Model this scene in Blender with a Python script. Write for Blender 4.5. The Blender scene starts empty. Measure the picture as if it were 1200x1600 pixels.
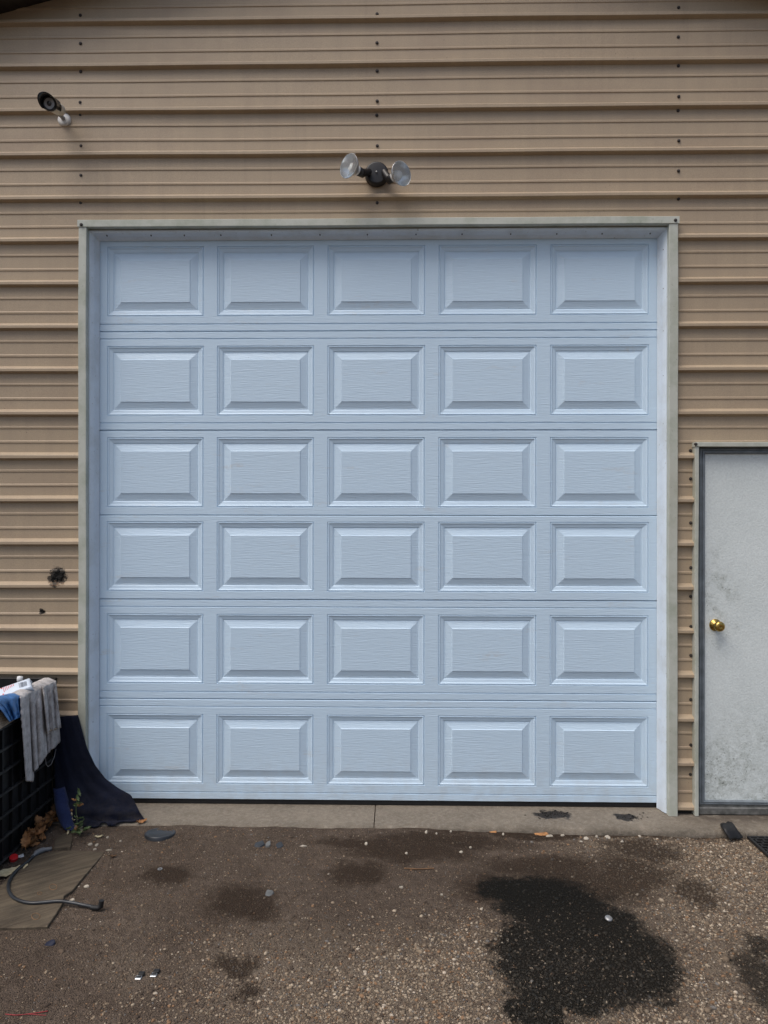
import bpy, math, random
import numpy as np
from mathutils import Vector, Matrix, Euler

scene = bpy.context.scene
C = scene.collection
R = math.radians

# ------------------------------------------------------------------ camera
F_PX, CAM_D, CAM_H = 1110.0, 3.69, 1.553
YAW, ROLL = R(1.03), R(0.074)
cam_data = bpy.data.cameras.new('camera')
cam = bpy.data.objects.new('camera', cam_data)
C.objects.link(cam)
scene.camera = cam
cam_data.sensor_fit = 'VERTICAL'
cam_data.sensor_height = 36.0
cam_data.sensor_width = 27.0
cam_data.lens = 36.0 * F_PX / 1600.0
cam_data.clip_start = 0.05
cam_data.clip_end = 500.0
CAM_P = Vector((0.0, -CAM_D, CAM_H))
CAM_R = (Matrix.Rotation(YAW, 3, 'Z') @ Matrix.Rotation(R(90), 3, 'X') @ Matrix.Rotation(ROLL, 3, 'Z'))
cam.location = CAM_P
cam.rotation_euler = CAM_R.to_euler()

# ------------------------------------------------------------------ sky, sun, exposure
SUN_EL, SUN_AZ = R(62), R(228)      # azimuth measured clockwise from +Y (north): behind the viewer, to the left
world = bpy.data.worlds.new('World')
scene.world = world
world.use_nodes = True
wn = world.node_tree
for n in list(wn.nodes):
    wn.nodes.remove(n)
w_out = wn.nodes.new('ShaderNodeOutputWorld')
w_bg = wn.nodes.new('ShaderNodeBackground')
w_sky = wn.nodes.new('ShaderNodeTexSky')
w_sky.sky_type = 'NISHITA'
w_sky.sun_disc = False
w_sky.sun_elevation = SUN_EL
w_sky.sun_rotation = SUN_AZ
w_sky.air_density = 1.0
w_sky.dust_density = 4.0
w_sky.ozone_density = 1.0
w_bg.inputs['Strength'].default_value = 0.095
wn.links.new(w_sky.outputs[0], w_bg.inputs['Color'])
wn.links.new(w_bg.outputs[0], w_out.inputs['Surface'])

sun_d = bpy.data.lights.new('sun', 'SUN')
sun_d.energy = 1.45
sun_d.angle = R(42)
sun_d.color = (1.0, 0.96, 0.90)
sun = bpy.data.objects.new('sun', sun_d)
C.objects.link(sun)
sd = Vector((math.sin(SUN_AZ) * math.cos(SUN_EL), math.cos(SUN_AZ) * math.cos(SUN_EL), math.sin(SUN_EL)))
sun.rotation_euler = sd.to_track_quat('Z', 'Y').to_euler()
sun.location = (0, -8, 12)

vs = scene.view_settings
vs.view_transform = 'Standard'
vs.look = 'None'
vs.gamma = 1.0
vs.use_curve_mapping = False
vs.exposure = 0.48
scene.cycles.max_bounces = 6
scene.cycles.diffuse_bounces = 3
scene.cycles.glossy_bounces = 3
scene.cycles.transmission_bounces = 6

# ------------------------------------------------------------------ helpers
def ray(px, py):
    v = Vector(((px - 600.0) / F_PX, -(py - 800.0) / F_PX, -1.0))
    return CAM_R @ v

def PY(px, py, Y):
    d = ray(px, py); t = (Y - CAM_P.y) / d.y
    return CAM_P + d * t

def PX(px, py, X):
    d = ray(px, py); t = (X - CAM_P.x) / d.x
    return CAM_P + d * t

def PZ(px, py, Z):
    d = ray(px, py); t = (Z - CAM_P.z) / d.z
    return CAM_P + d * t

GZ = -0.032
def gz(x, y):
    return (GZ + 0.0045 * math.sin(2.1 * x + 0.7) * math.sin(2.9 * y + 1.3)
            + 0.0030 * math.sin(5.3 * x - 2.0 * y + 0.4) + 0.0022 * math.sin(9.1 * y + 4.7 * x)
            + 0.0012 * math.sin(17.0 * x + 6.0 * y) + 0.010 * min(0.0, y + 0.4)
            + 0.026 * math.exp(-((min(0.0, y + 0.2)) / 0.22) ** 2) / (1 + math.exp(max(-40, min(40, (x - 0.25) / 0.16)))))

def G(px, py):
    p = PZ(px, py, GZ)
    for _ in range(3):
        p = PZ(px, py, gz(p.x, p.y))
    return p

WORLD = {}
def link(o, parent=None, at=(0, 0, 0)):
    at = Vector(at)
    C.objects.link(o)
    WORLD[o.name] = at
    if parent is not None:
        o.parent = parent
        o.location = at - WORLD[parent.name]
    else:
        o.location = at
    return o

def thing(name, label, cat, at=(0, 0, 0), group=None):
    o = bpy.data.objects.new(name, None)
    o.empty_display_size = 0.1
    link(o, None, at)
    o['label'] = label; o['category'] = cat
    if group: o['group'] = group
    return o

def tag(o, label, cat, group=None):
    o['label'] = label; o['category'] = cat
    if group: o['group'] = group
    return o

class MB:
    """collects faces in world coordinates"""
    def __init__(self):
        self.v = []; self.f = []; self.sm = []
    def add(self, verts, faces, smooth=False):
        b = len(self.v)
        self.v.extend([tuple(p) for p in verts])
        for f in faces:
            self.f.append(tuple(b + i for i in f)); self.sm.append(smooth)
        return self
    def box(self, x0, x1, y0, y1, z0, z1, bev=0.0):
        if bev <= 0:
            vs_ = [(x, y, z) for z in (z0, z1) for y in (y0, y1) for x in (x0, x1)]
            fs = [(0, 2, 3, 1), (4, 5, 7, 6), (0, 1, 5, 4), (2, 6, 7, 3), (0, 4, 6, 2), (1, 3, 7, 5)]
            return self.add(vs_, fs)
        # chamfered box: 24 vertices
        b = bev; V = []; idx = {}
        X = (x0, x1); Y = (y0, y1); Z = (z0, z1)
        for i in (0, 1):
            for j in (0, 1):
                for k in (0, 1):
                    sx = b if i == 0 else -b; sy = b if j == 0 else -b; sz = b if k == 0 else -b
                    for ax in range(3):
                        p = [X[i] + sx, Y[j] + sy, Z[k] + sz]
                        p[ax] = (X, Y, Z)[ax][(i, j, k)[ax]]
                        idx[(i, j, k, ax)] = len(V); V.append(tuple(p))
        Fs = []
        for ax in range(3):
            o = [a for a in range(3) if a != ax]
            for s in (0, 1):
                q = []
                for (a, c) in ((0, 0), (1, 0), (1, 1), (0, 1)):
                    key = [0, 0, 0]; key[ax] = s; key[o[0]] = a; key[o[1]] = c
                    q.append(idx[(key[0], key[1], key[2], ax)])
                Fs.append(tuple(q))
        for ax in range(3):
            o = [a for a in range(3) if a != ax]
            for a in (0, 1):
                for c in (0, 1):
                    k0 = [0, 0, 0]; k0[o[0]] = a; k0[o[1]] = c; k0[ax] = 0
                    k1 = list(k0); k1[ax] = 1
                    Fs.append((idx[(*k0, o[0])], idx[(*k1, o[0])], idx[(*k1, o[1])], idx[(*k0, o[1])]))
        for i in (0, 1):
            for j in (0, 1):
                for k in (0, 1):
                    Fs.append((idx[(i, j, k, 0)], idx[(i, j, k, 1)], idx[(i, j, k, 2)]))
        return self.add(V, Fs)
    def prism(self, poly, vec, smooth=False):
        """poly: list of 3-D points, extruded by vec"""
        n = len(poly); vec = Vector(vec)
        V = [Vector(p) for p in poly] + [Vector(p) + vec for p in poly]
        Fs = [tuple(range(n)), tuple(range(2 * n - 1, n - 1, -1))]
        Fs += [(i, i + n, (i + 1) % n + n, (i + 1) % n) for i in range(n)]
        return self.add(V, Fs, smooth)
    def grid(self, P, smooth=True, flip=False):
        """P[i][j] points"""
        ni, nj = len(P), len(P[0])
        V = [p for row in P for p in row]
        Fs = []
        for i in range(ni - 1):
            for j in range(nj - 1):
                q = (i * nj + j, i * nj + j + 1, (i + 1) * nj + j + 1, (i + 1) * nj + j)
                Fs.append(q[::-1] if flip else q)
        return self.add(V, Fs, smooth)
    def sheet(self, P, thick, smooth=True):
        """grid with thickness: P and P offset along averaged normals"""
        ni, nj = len(P), len(P[0])
        P = [[Vector(p) for p in r] for r in P]
        N = [[None] * nj for _ in range(ni)]
        for i in range(ni):
            for j in range(nj):
                a = P[min(i + 1, ni - 1)][j] - P[max(i - 1, 0)][j]
                b = P[i][min(j + 1, nj - 1)] - P[i][max(j - 1, 0)]
                n = a.cross(b)
                N[i][j] = n.normalized() if n.length > 1e-12 else Vector((0, 0, 1))
        Q = [[P[i][j] + N[i][j] * thick for j in range(nj)] for i in range(ni)]
        V = [p for r in P for p in r] + [p for r in Q for p in r]
        m = ni * nj; Fs = []
        for i in range(ni - 1):
            for j in range(nj - 1):
                a, b, c, d = i * nj + j, i * nj + j + 1, (i + 1) * nj + j + 1, (i + 1) * nj + j
                Fs.append((a, b, c, d)); Fs.append((d + m, c + m, b + m, a + m))
        for i in range(ni - 1):
            for j in (0, nj - 1):
                a, d = i * nj + j, (i + 1) * nj + j
                Fs.append((a, d, d + m, a + m) if j == 0 else (a, a + m, d + m, d))
        for j in range(nj - 1):
            for i in (0, ni - 1):
                a, b = i * nj + j, i * nj + j + 1
                Fs.append((a, a + m, b + m, b) if i == 0 else (a, b, b + m, a + m))
        return self.add(V, Fs, smooth)
    def tube(self, path, rad, seg=10, smooth=True, cap=True):
        path = [Vector(p) for p in path]
        n = len(path)
        rads = rad if isinstance(rad, (list, tuple)) else [rad] * n
        up = Vector((0, 0, 1)); rings = []
        for i in range(n):
            t = (path[min(i + 1, n - 1)] - path[max(i - 1, 0)]).normalized()
            a = t.cross(up)
            if a.length < 1e-3: a = t.cross(Vector((1, 0, 0)))
            a.normalize(); b = t.cross(a).normalized()
            rings.append([path[i] + (a * math.cos(2 * math.pi * k / seg) + b * math.sin(2 * math.pi * k / seg)) * rads[i] for k in range(seg)])
        V = [p for r in rings for p in r]; Fs = []
        for i in range(n - 1):
            for k in range(seg):
                k2 = (k + 1) % seg
                Fs.append((i * seg + k, i * seg + k2, (i + 1) * seg + k2, (i + 1) * seg + k))
        self.add(V, Fs, smooth)
        if cap:
            self.add(rings[0], [tuple(range(seg))]); self.add(rings[-1], [tuple(range(seg - 1, -1, -1))])
        return self
    def lathe(self, origin, axis, prof, seg=28, smooth=True, ysc=1.0):
        """prof: (distance along axis, radius)"""
        o = Vector(origin); ax = Vector(axis).normalized()
        a = ax.cross(Vector((0, 0, 1)))
        if a.length < 1e-3: a = ax.cross(Vector((1, 0, 0)))
        a.normalize(); b = ax.cross(a).normalized()
        V = []; Fs = []
        for (h, r) in prof:
            for k in range(seg):
                t = 2 * math.pi * k / seg
                V.append(o + ax * h + (a * math.cos(t) + b * math.sin(t) * ysc) * r)
        for i in range(len(prof) - 1):
            for k in range(seg):
                k2 = (k + 1) % seg
                Fs.append((i * seg + k, i * seg + k2, (i + 1) * seg + k2, (i + 1) * seg + k))
        return self.add(V, Fs, smooth)
    def mesh(self, name, m, origin=(0, 0, 0)):
        o = Vector(origin)
        me = bpy.data.meshes.new(name)
        me.from_pydata([tuple(Vector(p) - o) for p in self.v], [], self.f)
        me.polygons.foreach_set('use_smooth', self.sm)
        if m is not None: me.materials.append(m)
        me.validate(); me.update()
        return me
    def build(self, name, m, parent=None, origin=None):
        if origin is None:
            if parent is not None: origin = WORLD[parent.name]
            else:
                a = np.array([tuple(p) for p in self.v]); lo, hi = a.min(0), a.max(0)
                origin = ((lo[0] + hi[0]) / 2, (lo[1] + hi[1]) / 2, lo[2])
        o = bpy.data.objects.new(name, self.mesh(name, m, origin))
        return link(o, parent, origin)

def recalc(o):
    import bmesh
    bm = bmesh.new(); bm.from_mesh(o.data)
    bmesh.ops.recalc_face_normals(bm, faces=bm.faces)
    bm.to_mesh(o.data); bm.free()
    return o

# ------------------------------------------------------------------ materials
class NT:
    def __init__(self, name):
        self.m = bpy.data.materials.new(name); self.m.use_nodes = True
        self.t = self.m.node_tree
        self.b = self.t.nodes['Principled BSDF']
        self._pos = None
    def n(self, typ, **kw):
        nd = self.t.nodes.new(typ)
        for k, v in kw.items(): setattr(nd, k, v)
        return nd
    def l(self, a, b): self.t.links.new(a, b)
    @property
    def pos(self):
        if self._pos is None: self._pos = self.n('ShaderNodeNewGeometry').outputs['Position']
        return self._pos
    def scaled(self, s, rot=None, src=None):
        mp = self.n('ShaderNodeMapping')
        mp.inputs['Scale'].default_value = s
        if rot: mp.inputs['Rotation'].default_value = rot
        self.l(src or self.pos, mp.inputs['Vector'])
        return mp.outputs[0]
    def noise(self, scale=5.0, detail=4.0, rough=0.55, vec=None, dist=0.0):
        nd = self.n('ShaderNodeTexNoise')
        nd.inputs['Scale'].default_value = scale; nd.inputs['Detail'].default_value = detail
        nd.inputs['Roughness'].default_value = rough; nd.inputs['Distortion'].default_value = dist
        self.l(vec or self.pos, nd.inputs['Vector'])
        return nd.outputs['Fac']
    def voro(self, scale, vec=None, feature='F1', rnd=1.0):
        nd = self.n('ShaderNodeTexVoronoi'); nd.feature = feature
        nd.inputs['Scale'].default_value = scale; nd.inputs['Randomness'].default_value = rnd
        self.l(vec or self.pos, nd.inputs['Vector'])
        return nd
    def rng(self, v, a, b, c=0.0, d=1.0, smooth=False):
        nd = self.n('ShaderNodeMapRange')
        if smooth: nd.interpolation_type = 'SMOOTHSTEP'
        nd.inputs['From Min'].default_value = a; nd.inputs['From Max'].default_value = b
        nd.inputs['To Min'].default_value = c; nd.inputs['To Max'].default_value = d
        self.l(v, nd.inputs['Value'])
        return nd.outputs['Result']
    def math(self, op, a, b=None, clamp=False):
        nd = self.n('ShaderNodeMath'); nd.operation = op; nd.use_clamp = clamp
        for i, x in enumerate((a, b)):
            if x is None: continue
            if isinstance(x, (int, float)): nd.inputs[i].default_value = x
            else: self.l(x, nd.inputs[i])
        return nd.outputs[0]
    def mix(self, fac, a, b):
        nd = self.n('ShaderNodeMix'); nd.data_type = 'RGBA'
        if isinstance(fac, (int, float)): nd.inputs[0].default_value = fac
        else: self.l(fac, nd.inputs[0])
        for i, x in ((6, a), (7, b)):
            if isinstance(x, tuple): nd.inputs[i].default_value = (*x[:3], 1)
            else: self.l(x, nd.inputs[i])
        return nd.outputs[2]
    def sep(self, v=None):
        nd = self.n('ShaderNodeSeparateXYZ'); self.l(v or self.pos, nd.inputs[0]); return nd.outputs
    def bump(self, h, dist=0.002, strength=1.0):
        nd = self.n('ShaderNodeBump')
        nd.inputs['Distance'].default_value = dist; nd.inputs['Strength'].default_value = strength
        self.l(h, nd.inputs['Height']); self.l(nd.outputs[0], self.b.inputs['Normal'])
    def set(self, color=None, rough=None, metal=None, spec=None):
        for k, x in (('Base Color', color), ('Roughness', rough), ('Metallic', metal), ('Specular IOR Level', spec)):
            if x is None: continue
            if isinstance(x, tuple): self.b.inputs[k].default_value = (*x[:3], 1)
            elif isinstance(x, (int, float)): self.b.inputs[k].default_value = x
            else: self.l(x, self.b.inputs[k])
        return self.m

def simple(name, col, rough=0.6, metal=0.0, var=0.25, scale=20.0, bump=0.0, bscale=60.0, spec=0.4, detail=4.0):
    t = NT(name)
    f = t.noise(scale, detail)
    dark = tuple(c * (1 - var) for c in col); lite = tuple(min(1.0, c * (1 + var)) for c in col)
    c = t.mix(t.rng(f, 0.3, 0.7), dark, lite)
    t.set(c, rough, metal, spec)
    if bump > 0: t.bump(t.noise(bscale, 5.0), bump)
    return t.m

M = {}
# tan metal siding
t = NT('tan_siding')
vert = t.noise(3.0, 3.0, 0.6, t.scaled((4.0, 1.0, 0.5)))
blot = t.noise(1.7, 4.0)
fine = t.noise(260.0, 2.0)
c = t.mix(t.rng(vert, 0.35, 0.7), (0.470, 0.366, 0.250), (0.430, 0.336, 0.234))
c = t.mix(t.rng(blot, 0.55, 0.8, 0, 0.45), c, (0.385, 0.305, 0.222))
pk = t.noise(1.0, 5.0, 0.65, t.scaled((2.2, 1.0, 5.0)))
c = t.mix(t.rng(pk, 0.48, 0.72, 0, 0.45), c, (0.350, 0.256, 0.185))
stk = t.math('MULTIPLY', t.rng(t.noise(1.0, 4.0, 0.6, t.scaled((26.0, 1.0, 1.1))), 0.55, 0.75), t.rng(t.noise(1.3, 2.0), 0.4, 0.6))
c = t.mix(t.math('MULTIPLY', stk, 0.22), c, (0.25, 0.195, 0.145))
sx = t.sep()
soot_n = t.math('MULTIPLY', t.math('SUBTRACT', t.noise(30.0, 4.0, 0.75), 0.5), 2.4)
def soot(t, c, px, py, rr_):
    q0 = PY(px, py, 0.0)
    w1 = soot_n
    dx = t.math('SUBTRACT', sx[0], q0.x); dz = t.math('SUBTRACT', sx[2], q0.z)
    d = t.math('DIVIDE', t.math('SQRT', t.math('ADD', t.math('MULTIPLY', dx, dx), t.math('MULTIPLY', dz, dz))), rr_)
    return t.mix(t.rng(t.math('ADD', d, w1), 0.80, 1.0, 0.97, 0), c, (0.010, 0.008, 0.007))
c = soot(t, c, 90, 901, 0.052); c = soot(t, c, 66, 955, 0.017)
c = t.mix(t.rng(fine, 0.3, 0.7, 0, 0.32), c, (0.21, 0.158, 0.108))
spk = t.voro(38.0)
c = t.mix(t.math('MULTIPLY', t.rng(spk.outputs['Distance'], 0.05, 0.09, 1, 0), t.rng(t.noise(2.2, 3.0), 0.56, 0.66)), c, (0.10, 0.075, 0.055))
t.set(c, t.rng(blot, 0.3, 0.7, 0.42, 0.60), 0.0, 0.45)
t.bump(t.noise(9.0, 3.0), 0.0015, 0.5)
M['siding'] = t.m

# white garage door with embossed wood grain
t = NT('white_embossed_steel')
g1 = t.noise(1.0, 3.0, 0.6, t.scaled((13.0, 13.0, 250.0)), 0.0)
g2 = t.noise(1.0, 2.0, 0.5, t.scaled((22.0, 22.0, 420.0)))
gg = t.math('ADD', t.math('MULTIPLY', g1, 0.7), t.math('MULTIPLY', g2, 0.3))
dirt = t.noise(2.3, 6.0, 0.65)
c = t.mix(t.rng(dirt, 0.5, 0.8, 0, 0.35), (0.590, 0.742, 0.880), (0.565, 0.690, 0.795))
z = t.sep()[2]
low = t.math('MULTIPLY', t.rng(z, 0.0, 0.35, 1, 0), t.rng(t.noise(14.0, 6.0), 0.4, 0.75))
c = t.mix(t.math('MULTIPLY', low, 0.40), c, (0.44, 0.43, 0.40))
smg = t.math('MULTIPLY', t.rng(t.noise(1.0, 5.0, 0.7, t.scaled((3.0, 3.0, 16.0))), 0.60, 0.72), t.rng(t.noise(40.0, 4.0), 0.35, 0.65))
c = t.mix(t.math('MULTIPLY', smg, 0.45), c, (0.55, 0.53, 0.50))
c = t.mix(t.rng(t.noise(130.0, 2.0), 0.74, 0.80, 0, 0.6), c, (0.22, 0.21, 0.20))
t.set(c, 0.42, 0.0, 0.45)
t.bump(gg, 0.0026, 0.9)
M['door'] = t.m

# white vinyl stop
t = NT('white_vinyl')
c = t.mix(t.rng(t.noise(7.0, 6.0, 0.65), 0.45, 0.75), (0.72, 0.80, 0.88), (0.60, 0.65, 0.68))
c = t.mix(t.rng(t.noise(60.0, 3.0), 0.66, 0.75, 0, 0.5), c, (0.30, 0.29, 0.27))
t.set(c, 0.4, 0.0, 0.45); M['vinyl'] = t.m

# grey-green painted trim, mildewed
t = NT('sage_trim')
a = t.noise(9.0, 6.0, 0.65); b = t.noise(1.6, 3.0)
c = t.mix(t.rng(a, 0.42, 0.70), (0.525, 0.540, 0.480), (0.385, 0.410, 0.335))
c = t.mix(t.rng(b, 0.5, 0.75, 0, 0.55), c, (0.40, 0.385, 0.30))
c = t.mix(t.rng(t.noise(70.0, 3.0), 0.68, 0.78, 0, 0.55), c, (0.13, 0.13, 0.08))
t.set(c, 0.5, 0.0, 0.4); t.bump(t.noise(16.0, 3.0), 0.0012, 0.6); M['trim'] = t.m

M['screw'] = simple('dark_screw_paint', (0.050, 0.042, 0.038), 0.45, 0.2)
M['nail'] = simple('nail_head_steel', (0.12, 0.12, 0.13), 0.5, 0.6)
M['rubber'] = simple('black_rubber', (0.014, 0.014, 0.015), 0.55, bump=0.001, bscale=180)
M['soffit'] = simple('dark_brown_soffit', (0.035, 0.028, 0.024), 0.7)
M['dark'] = simple('dark_wall_backing', (0.03, 0.026, 0.022), 0.9)
M['bronze'] = simple('dark_bronze_paint', (0.014, 0.012, 0.012), 0.42, 0.0, spec=0.5)
M['ceramic'] = simple('white_socket_collar', (0.75, 0.73, 0.70), 0.4)
M['silver'] = simple('silvered_reflector', (0.78, 0.80, 0.82), 0.33, 0.9, var=0.12)
t = NT('clear_lamp_glass'); t.set((0.95, 0.975, 0.98), 0.04, 0.0, 0.5)
t.b.inputs['Transmission Weight'].default_value = 0.93; t.b.inputs['IOR'].default_value = 1.10; M['glass'] = t.m
M['cam_white'] = simple('off_white_plastic', (0.62, 0.60, 0.53), 0.4, var=0.12)
M['cam_base'] = simple('white_painted_metal', (0.72, 0.71, 0.68), 0.4, var=0.12)
M['gloss_black'] = simple('glossy_black_plastic', (0.010, 0.010, 0.012), 0.18, spec=0.5)
M['cam_face'] = simple('grey_camera_window', (0.36, 0.37, 0.40), 0.3)
M['lens'] = simple('camera_lens', (0.02, 0.02, 0.025), 0.06, spec=0.8)
M['grey_metal'] = simple('grey_metal', (0.33, 0.33, 0.33), 0.4, 0.6)
M['brass'] = simple('worn_brass', (0.50, 0.34, 0.10), 0.26, 1.0, var=0.35, scale=55)

# entry door leaf: orange-peel off-white with mould speckle
t = NT('speckled_entry_door')
zz = t.sep()
n1 = t.noise(120.0, 3.0); n2 = t.noise(3.2, 5.0, 0.6)
c = t.mix(t.rng(n2, 0.35, 0.7), (0.76, 0.815, 0.805), (0.69, 0.745, 0.735))
c = t.mix(t.rng(n1, 0.35, 0.7, 0, 0.22), c, (0.34, 0.36, 0.36))
vb = t.voro(62.0); vb2 = t.voro(41.0)
sp = t.math('MULTIPLY', t.rng(t.noise(95.0, 4.0, 0.75), 0.56, 0.66), t.rng(t.noise(17.0, 3.0), 0.30, 0.52))
sp2 = t.math('MULTIPLY', t.rng(vb2.outputs['Distance'], 0.07, 0.15, 1, 0), t.rng(t.noise(23.0, 2.0), 0.45, 0.55))
lowm = t.math('MULTIPLY', t.rng(zz[2], 0.10, 0.62, 1, 0), t.rng(t.noise(4.0, 4.0), 0.26, 0.50))
hx = t.math('SUBTRACT', zz[0], 1.66); hz = t.math('SUBTRACT', zz[2], 1.10)
rad = t.math('SQRT', t.math('ADD', t.math('MULTIPLY', t.math('MULTIPLY', hx, hx), 5.0), t.math('MULTIPLY', hz, hz)))
hand = t.math('MULTIPLY', t.rng(rad, 0.04, 0.34, 1, 0), t.rng(t.noise(11.0, 4.0), 0.42, 0.62))
area = t.math('MAXIMUM', lowm, hand)
c = t.mix(t.math('MULTIPLY', t.math('MULTIPLY', area, t.rng(t.noise(34.0, 4.0, 0.7), 0.36, 0.62)), 0.75), c, (0.30, 0.325, 0.285))
c = t.mix(t.math('MULTIPLY', t.math('MULTIPLY', sp, area), 1.0), c, (0.055, 0.06, 0.045))
c = t.mix(t.math('MULTIPLY', t.math('MULTIPLY', sp2, area), 0.8), c, (0.05, 0.045, 0.035))
t.set(c, 0.6, 0.0, 0.35); t.bump(n1, 0.002, 0.8); M['entry'] = t.m
M['entry_frame'] = simple('slate_grey_metal_frame', (0.17, 0.195, 0.215), 0.45, 0.1, var=0.3, scale=14)
M['threshold'] = simple('weathered_aluminium', (0.20, 0.20, 0.19), 0.5, 0.5, var=0.4, scale=30)

# concrete
t = NT('weathered_concrete')
a = t.noise(4.0, 6.0, 0.6); b = t.noise(48.0, 5.0, 0.75)
c = t.mix(t.rng(a, 0.35, 0.7), (0.255, 0.215, 0.168), (0.165, 0.138, 0.108))
c = t.mix(t.rng(b, 0.42, 0.66, 0, 0.75), c, (0.335, 0.295, 0.24))
c = t.mix(t.rng(t.noise(300.0, 2.0), 0.35, 0.7, 0, 0.55), c, (0.10, 0.083, 0.064))
c = t.mix(t.rng(t.noise(11.0, 6.0, 0.7), 0.5, 0.7, 0, 0.5), c, (0.12, 0.098, 0.073))
vv = t.voro(120.0)
c = t.mix(t.math('MULTIPLY', t.rng(vv.outputs['Distance'], 0.08, 0.2, 1, 0), 0.6), c, (0.075, 0.06, 0.048))
s = t.sep()
edge = t.math('MULTIPLY', t.rng(s[1], -0.205, -0.12, 1, 0), t.rng(t.noise(9.0, 5.0), 0.38, 0.62))
c = t.mix(t.math('MULTIPLY', edge, 0.6), c, (0.055, 0.047, 0.035))
def blob(t, cx, cy, rx, ry, wob, a=0.75, b=1.05):
    nv = t.n('ShaderNodeTexNoise'); nv.inputs['Scale'].default_value = wob[0]; nv.inputs['Detail'].default_value = 6.0
    nv.inputs['Roughness'].default_value = 0.65
    t.l(t.pos, nv.inputs['Vector'])
    sub = t.n('ShaderNodeVectorMath'); sub.operation = 'SUBTRACT'; t.l(nv.outputs['Color'], sub.inputs[0]); sub.inputs[1].default_value = (0.5, 0.5, 0.5)
    sc = t.n('ShaderNodeVectorMath'); sc.operation = 'SCALE'; t.l(sub.outputs[0], sc.inputs[0]); sc.inputs['Scale'].default_value = wob[1]
    ad = t.n('ShaderNodeVectorMath'); ad.operation = 'ADD'; t.l(t.pos, ad.inputs[0]); t.l(sc.outputs[0], ad.inputs[1])
    q = t.sep(ad.outputs[0])
    dx = t.math('DIVIDE', t.math('SUBTRACT', q[0], cx), rx); dy = t.math('DIVIDE', t.math('SUBTRACT', q[1], cy), ry)
    d = t.math('SQRT', t.math('ADD', t.math('MULTIPLY', dx, dx), t.math('MULTIPLY', dy, dy)))
    return t.rng(d, a, b, 1, 0, True)
p1 = PZ(862, 1273, 0); p2 = PZ(978, 1277, 0)
m1 = blob(t, p1.x, p1.y, 0.105, 0.06, (28.0, 0.13)); m2 = blob(t, p2.x, p2.y, 0.055, 0.05, (28.0, 0.12))
m3 = t.math('MULTIPLY', t.math('MULTIPLY', t.rng(s[0], 1.40, 1.58), t.rng(s[1], -0.16, -0.06)), t.rng(t.noise(18.0, 4.0), 0.3, 0.5))
stain = t.math('MAXIMUM', m1, m2)
c = t.mix(t.math('MULTIPLY', m3, 0.75), c, (0.06, 0.045, 0.035))
c = t.mix(t.math('MULTIPLY', stain, 0.93), c, (0.014, 0.011, 0.010))
t.set(c, t.rng(stain, 0, 1, 0.85, 0.35), 0.0, 0.35)
t.bump(b, 0.008, 1.0); M['concrete'] = t.m

# ground: stains are spilled oil and damp soil
def ell(px, py, hx, hy):
    a = G(px, py); d0 = G(px, py - hy); d1 = G(px, py + hy); e = G(px + hx, py)
    return (a.x, (d0.y + d1.y) / 2, abs(e.x - a.x), abs(d0.y - d1.y) / 2)
OIL = [ell(1000, 1505, 68, 66), ell(870, 1425, 100, 60), ell(935, 1468, 95, 62), ell(975, 1520, 92, 62), ell(835, 1505, 72, 75), ell(890, 1545, 110, 48), ell(840, 1585, 55, 30), ell(800, 1393, 55, 26)]
OIL2 = [ell(1205, 1545, 55, 75), ell(1190, 1480, 34, 26)]
BRN = [ell(370, 1410, 62, 34), ell(405, 1420, 50, 30), ell(365, 1510, 42, 22), ell(560, 1368, 60, 22), ell(385, 1550, 30, 24), ell(985, 1372, 85, 42), ell(850, 1352, 120, 22),
       ell(900, 1305, 340, 7), ell(690, 1312, 150, 14), ell(640, 1330, 130, 22), ell(790, 1392, 95, 36), ell(560, 1318, 90, 12), ell(900, 1385, 130, 40), ell(260, 1368, 45, 18), ell(1095, 1400, 40, 30), ell(1010, 1330, 70, 20)]
def stains(t, pos):
    nv = t.n('ShaderNodeTexNoise'); nv.inputs['Scale'].default_value = 5.0; nv.inputs['Detail'].default_value = 5.0
    nv.inputs['Roughness'].default_value = 0.72
    t.l(pos, nv.inputs['Vector'])
    sub = t.n('ShaderNodeVectorMath'); sub.operation = 'SUBTRACT'; t.l(nv.outputs['Color'], sub.inputs[0]); sub.inputs[1].default_value = (0.5, 0.5, 0.5)
    sc = t.n('ShaderNodeVectorMath'); sc.operation = 'SCALE'; t.l(sub.outputs[0], sc.inputs[0]); sc.inputs['Scale'].default_value = 0.26
    ad = t.n('ShaderNodeVectorMath'); ad.operation = 'ADD'; t.l(pos, ad.inputs[0]); t.l(sc.outputs[0], ad.inputs[1])
    hf = t.math('MULTIPLY', t.math('SUBTRACT', t.noise(42.0, 2.0, 0.7), 0.5), 0.55)
    def dist(lst):
        r = None
        for (cx, cy, rx, ry) in lst:
            ma = t.n('ShaderNodeVectorMath'); ma.operation = 'MULTIPLY_ADD'; t.l(ad.outputs[0], ma.inputs[0])
            ma.inputs[1].default_value = (1 / rx, 1 / ry, 0); ma.inputs[2].default_value = (-cx / rx, -cy / ry, 0)
            le = t.n('ShaderNodeVectorMath'); le.operation = 'LENGTH'; t.l(ma.outputs[0], le.inputs[0])
            r = le.outputs['Value'] if r is None else t.math('MINIMUM', r, le.outputs['Value'])
        return t.math('ADD', r, hf)
    d1 = dist(OIL)
    o1 = t.math('ADD', t.math('MULTIPLY', t.rng(d1, 0.74, 1.08, 1, 0, True), 0.68), t.math('MULTIPLY', t.rng(d1, 0.60, 1.42, 1, 0, True), 0.30))
    o2 = t.rng(dist(OIL2), 0.55, 1.1, 0.8, 0, True)
    return t.math('MAXIMUM', o1, o2), t.rng(dist(BRN), 0.45, 1.12, 1, 0, True)

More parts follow.
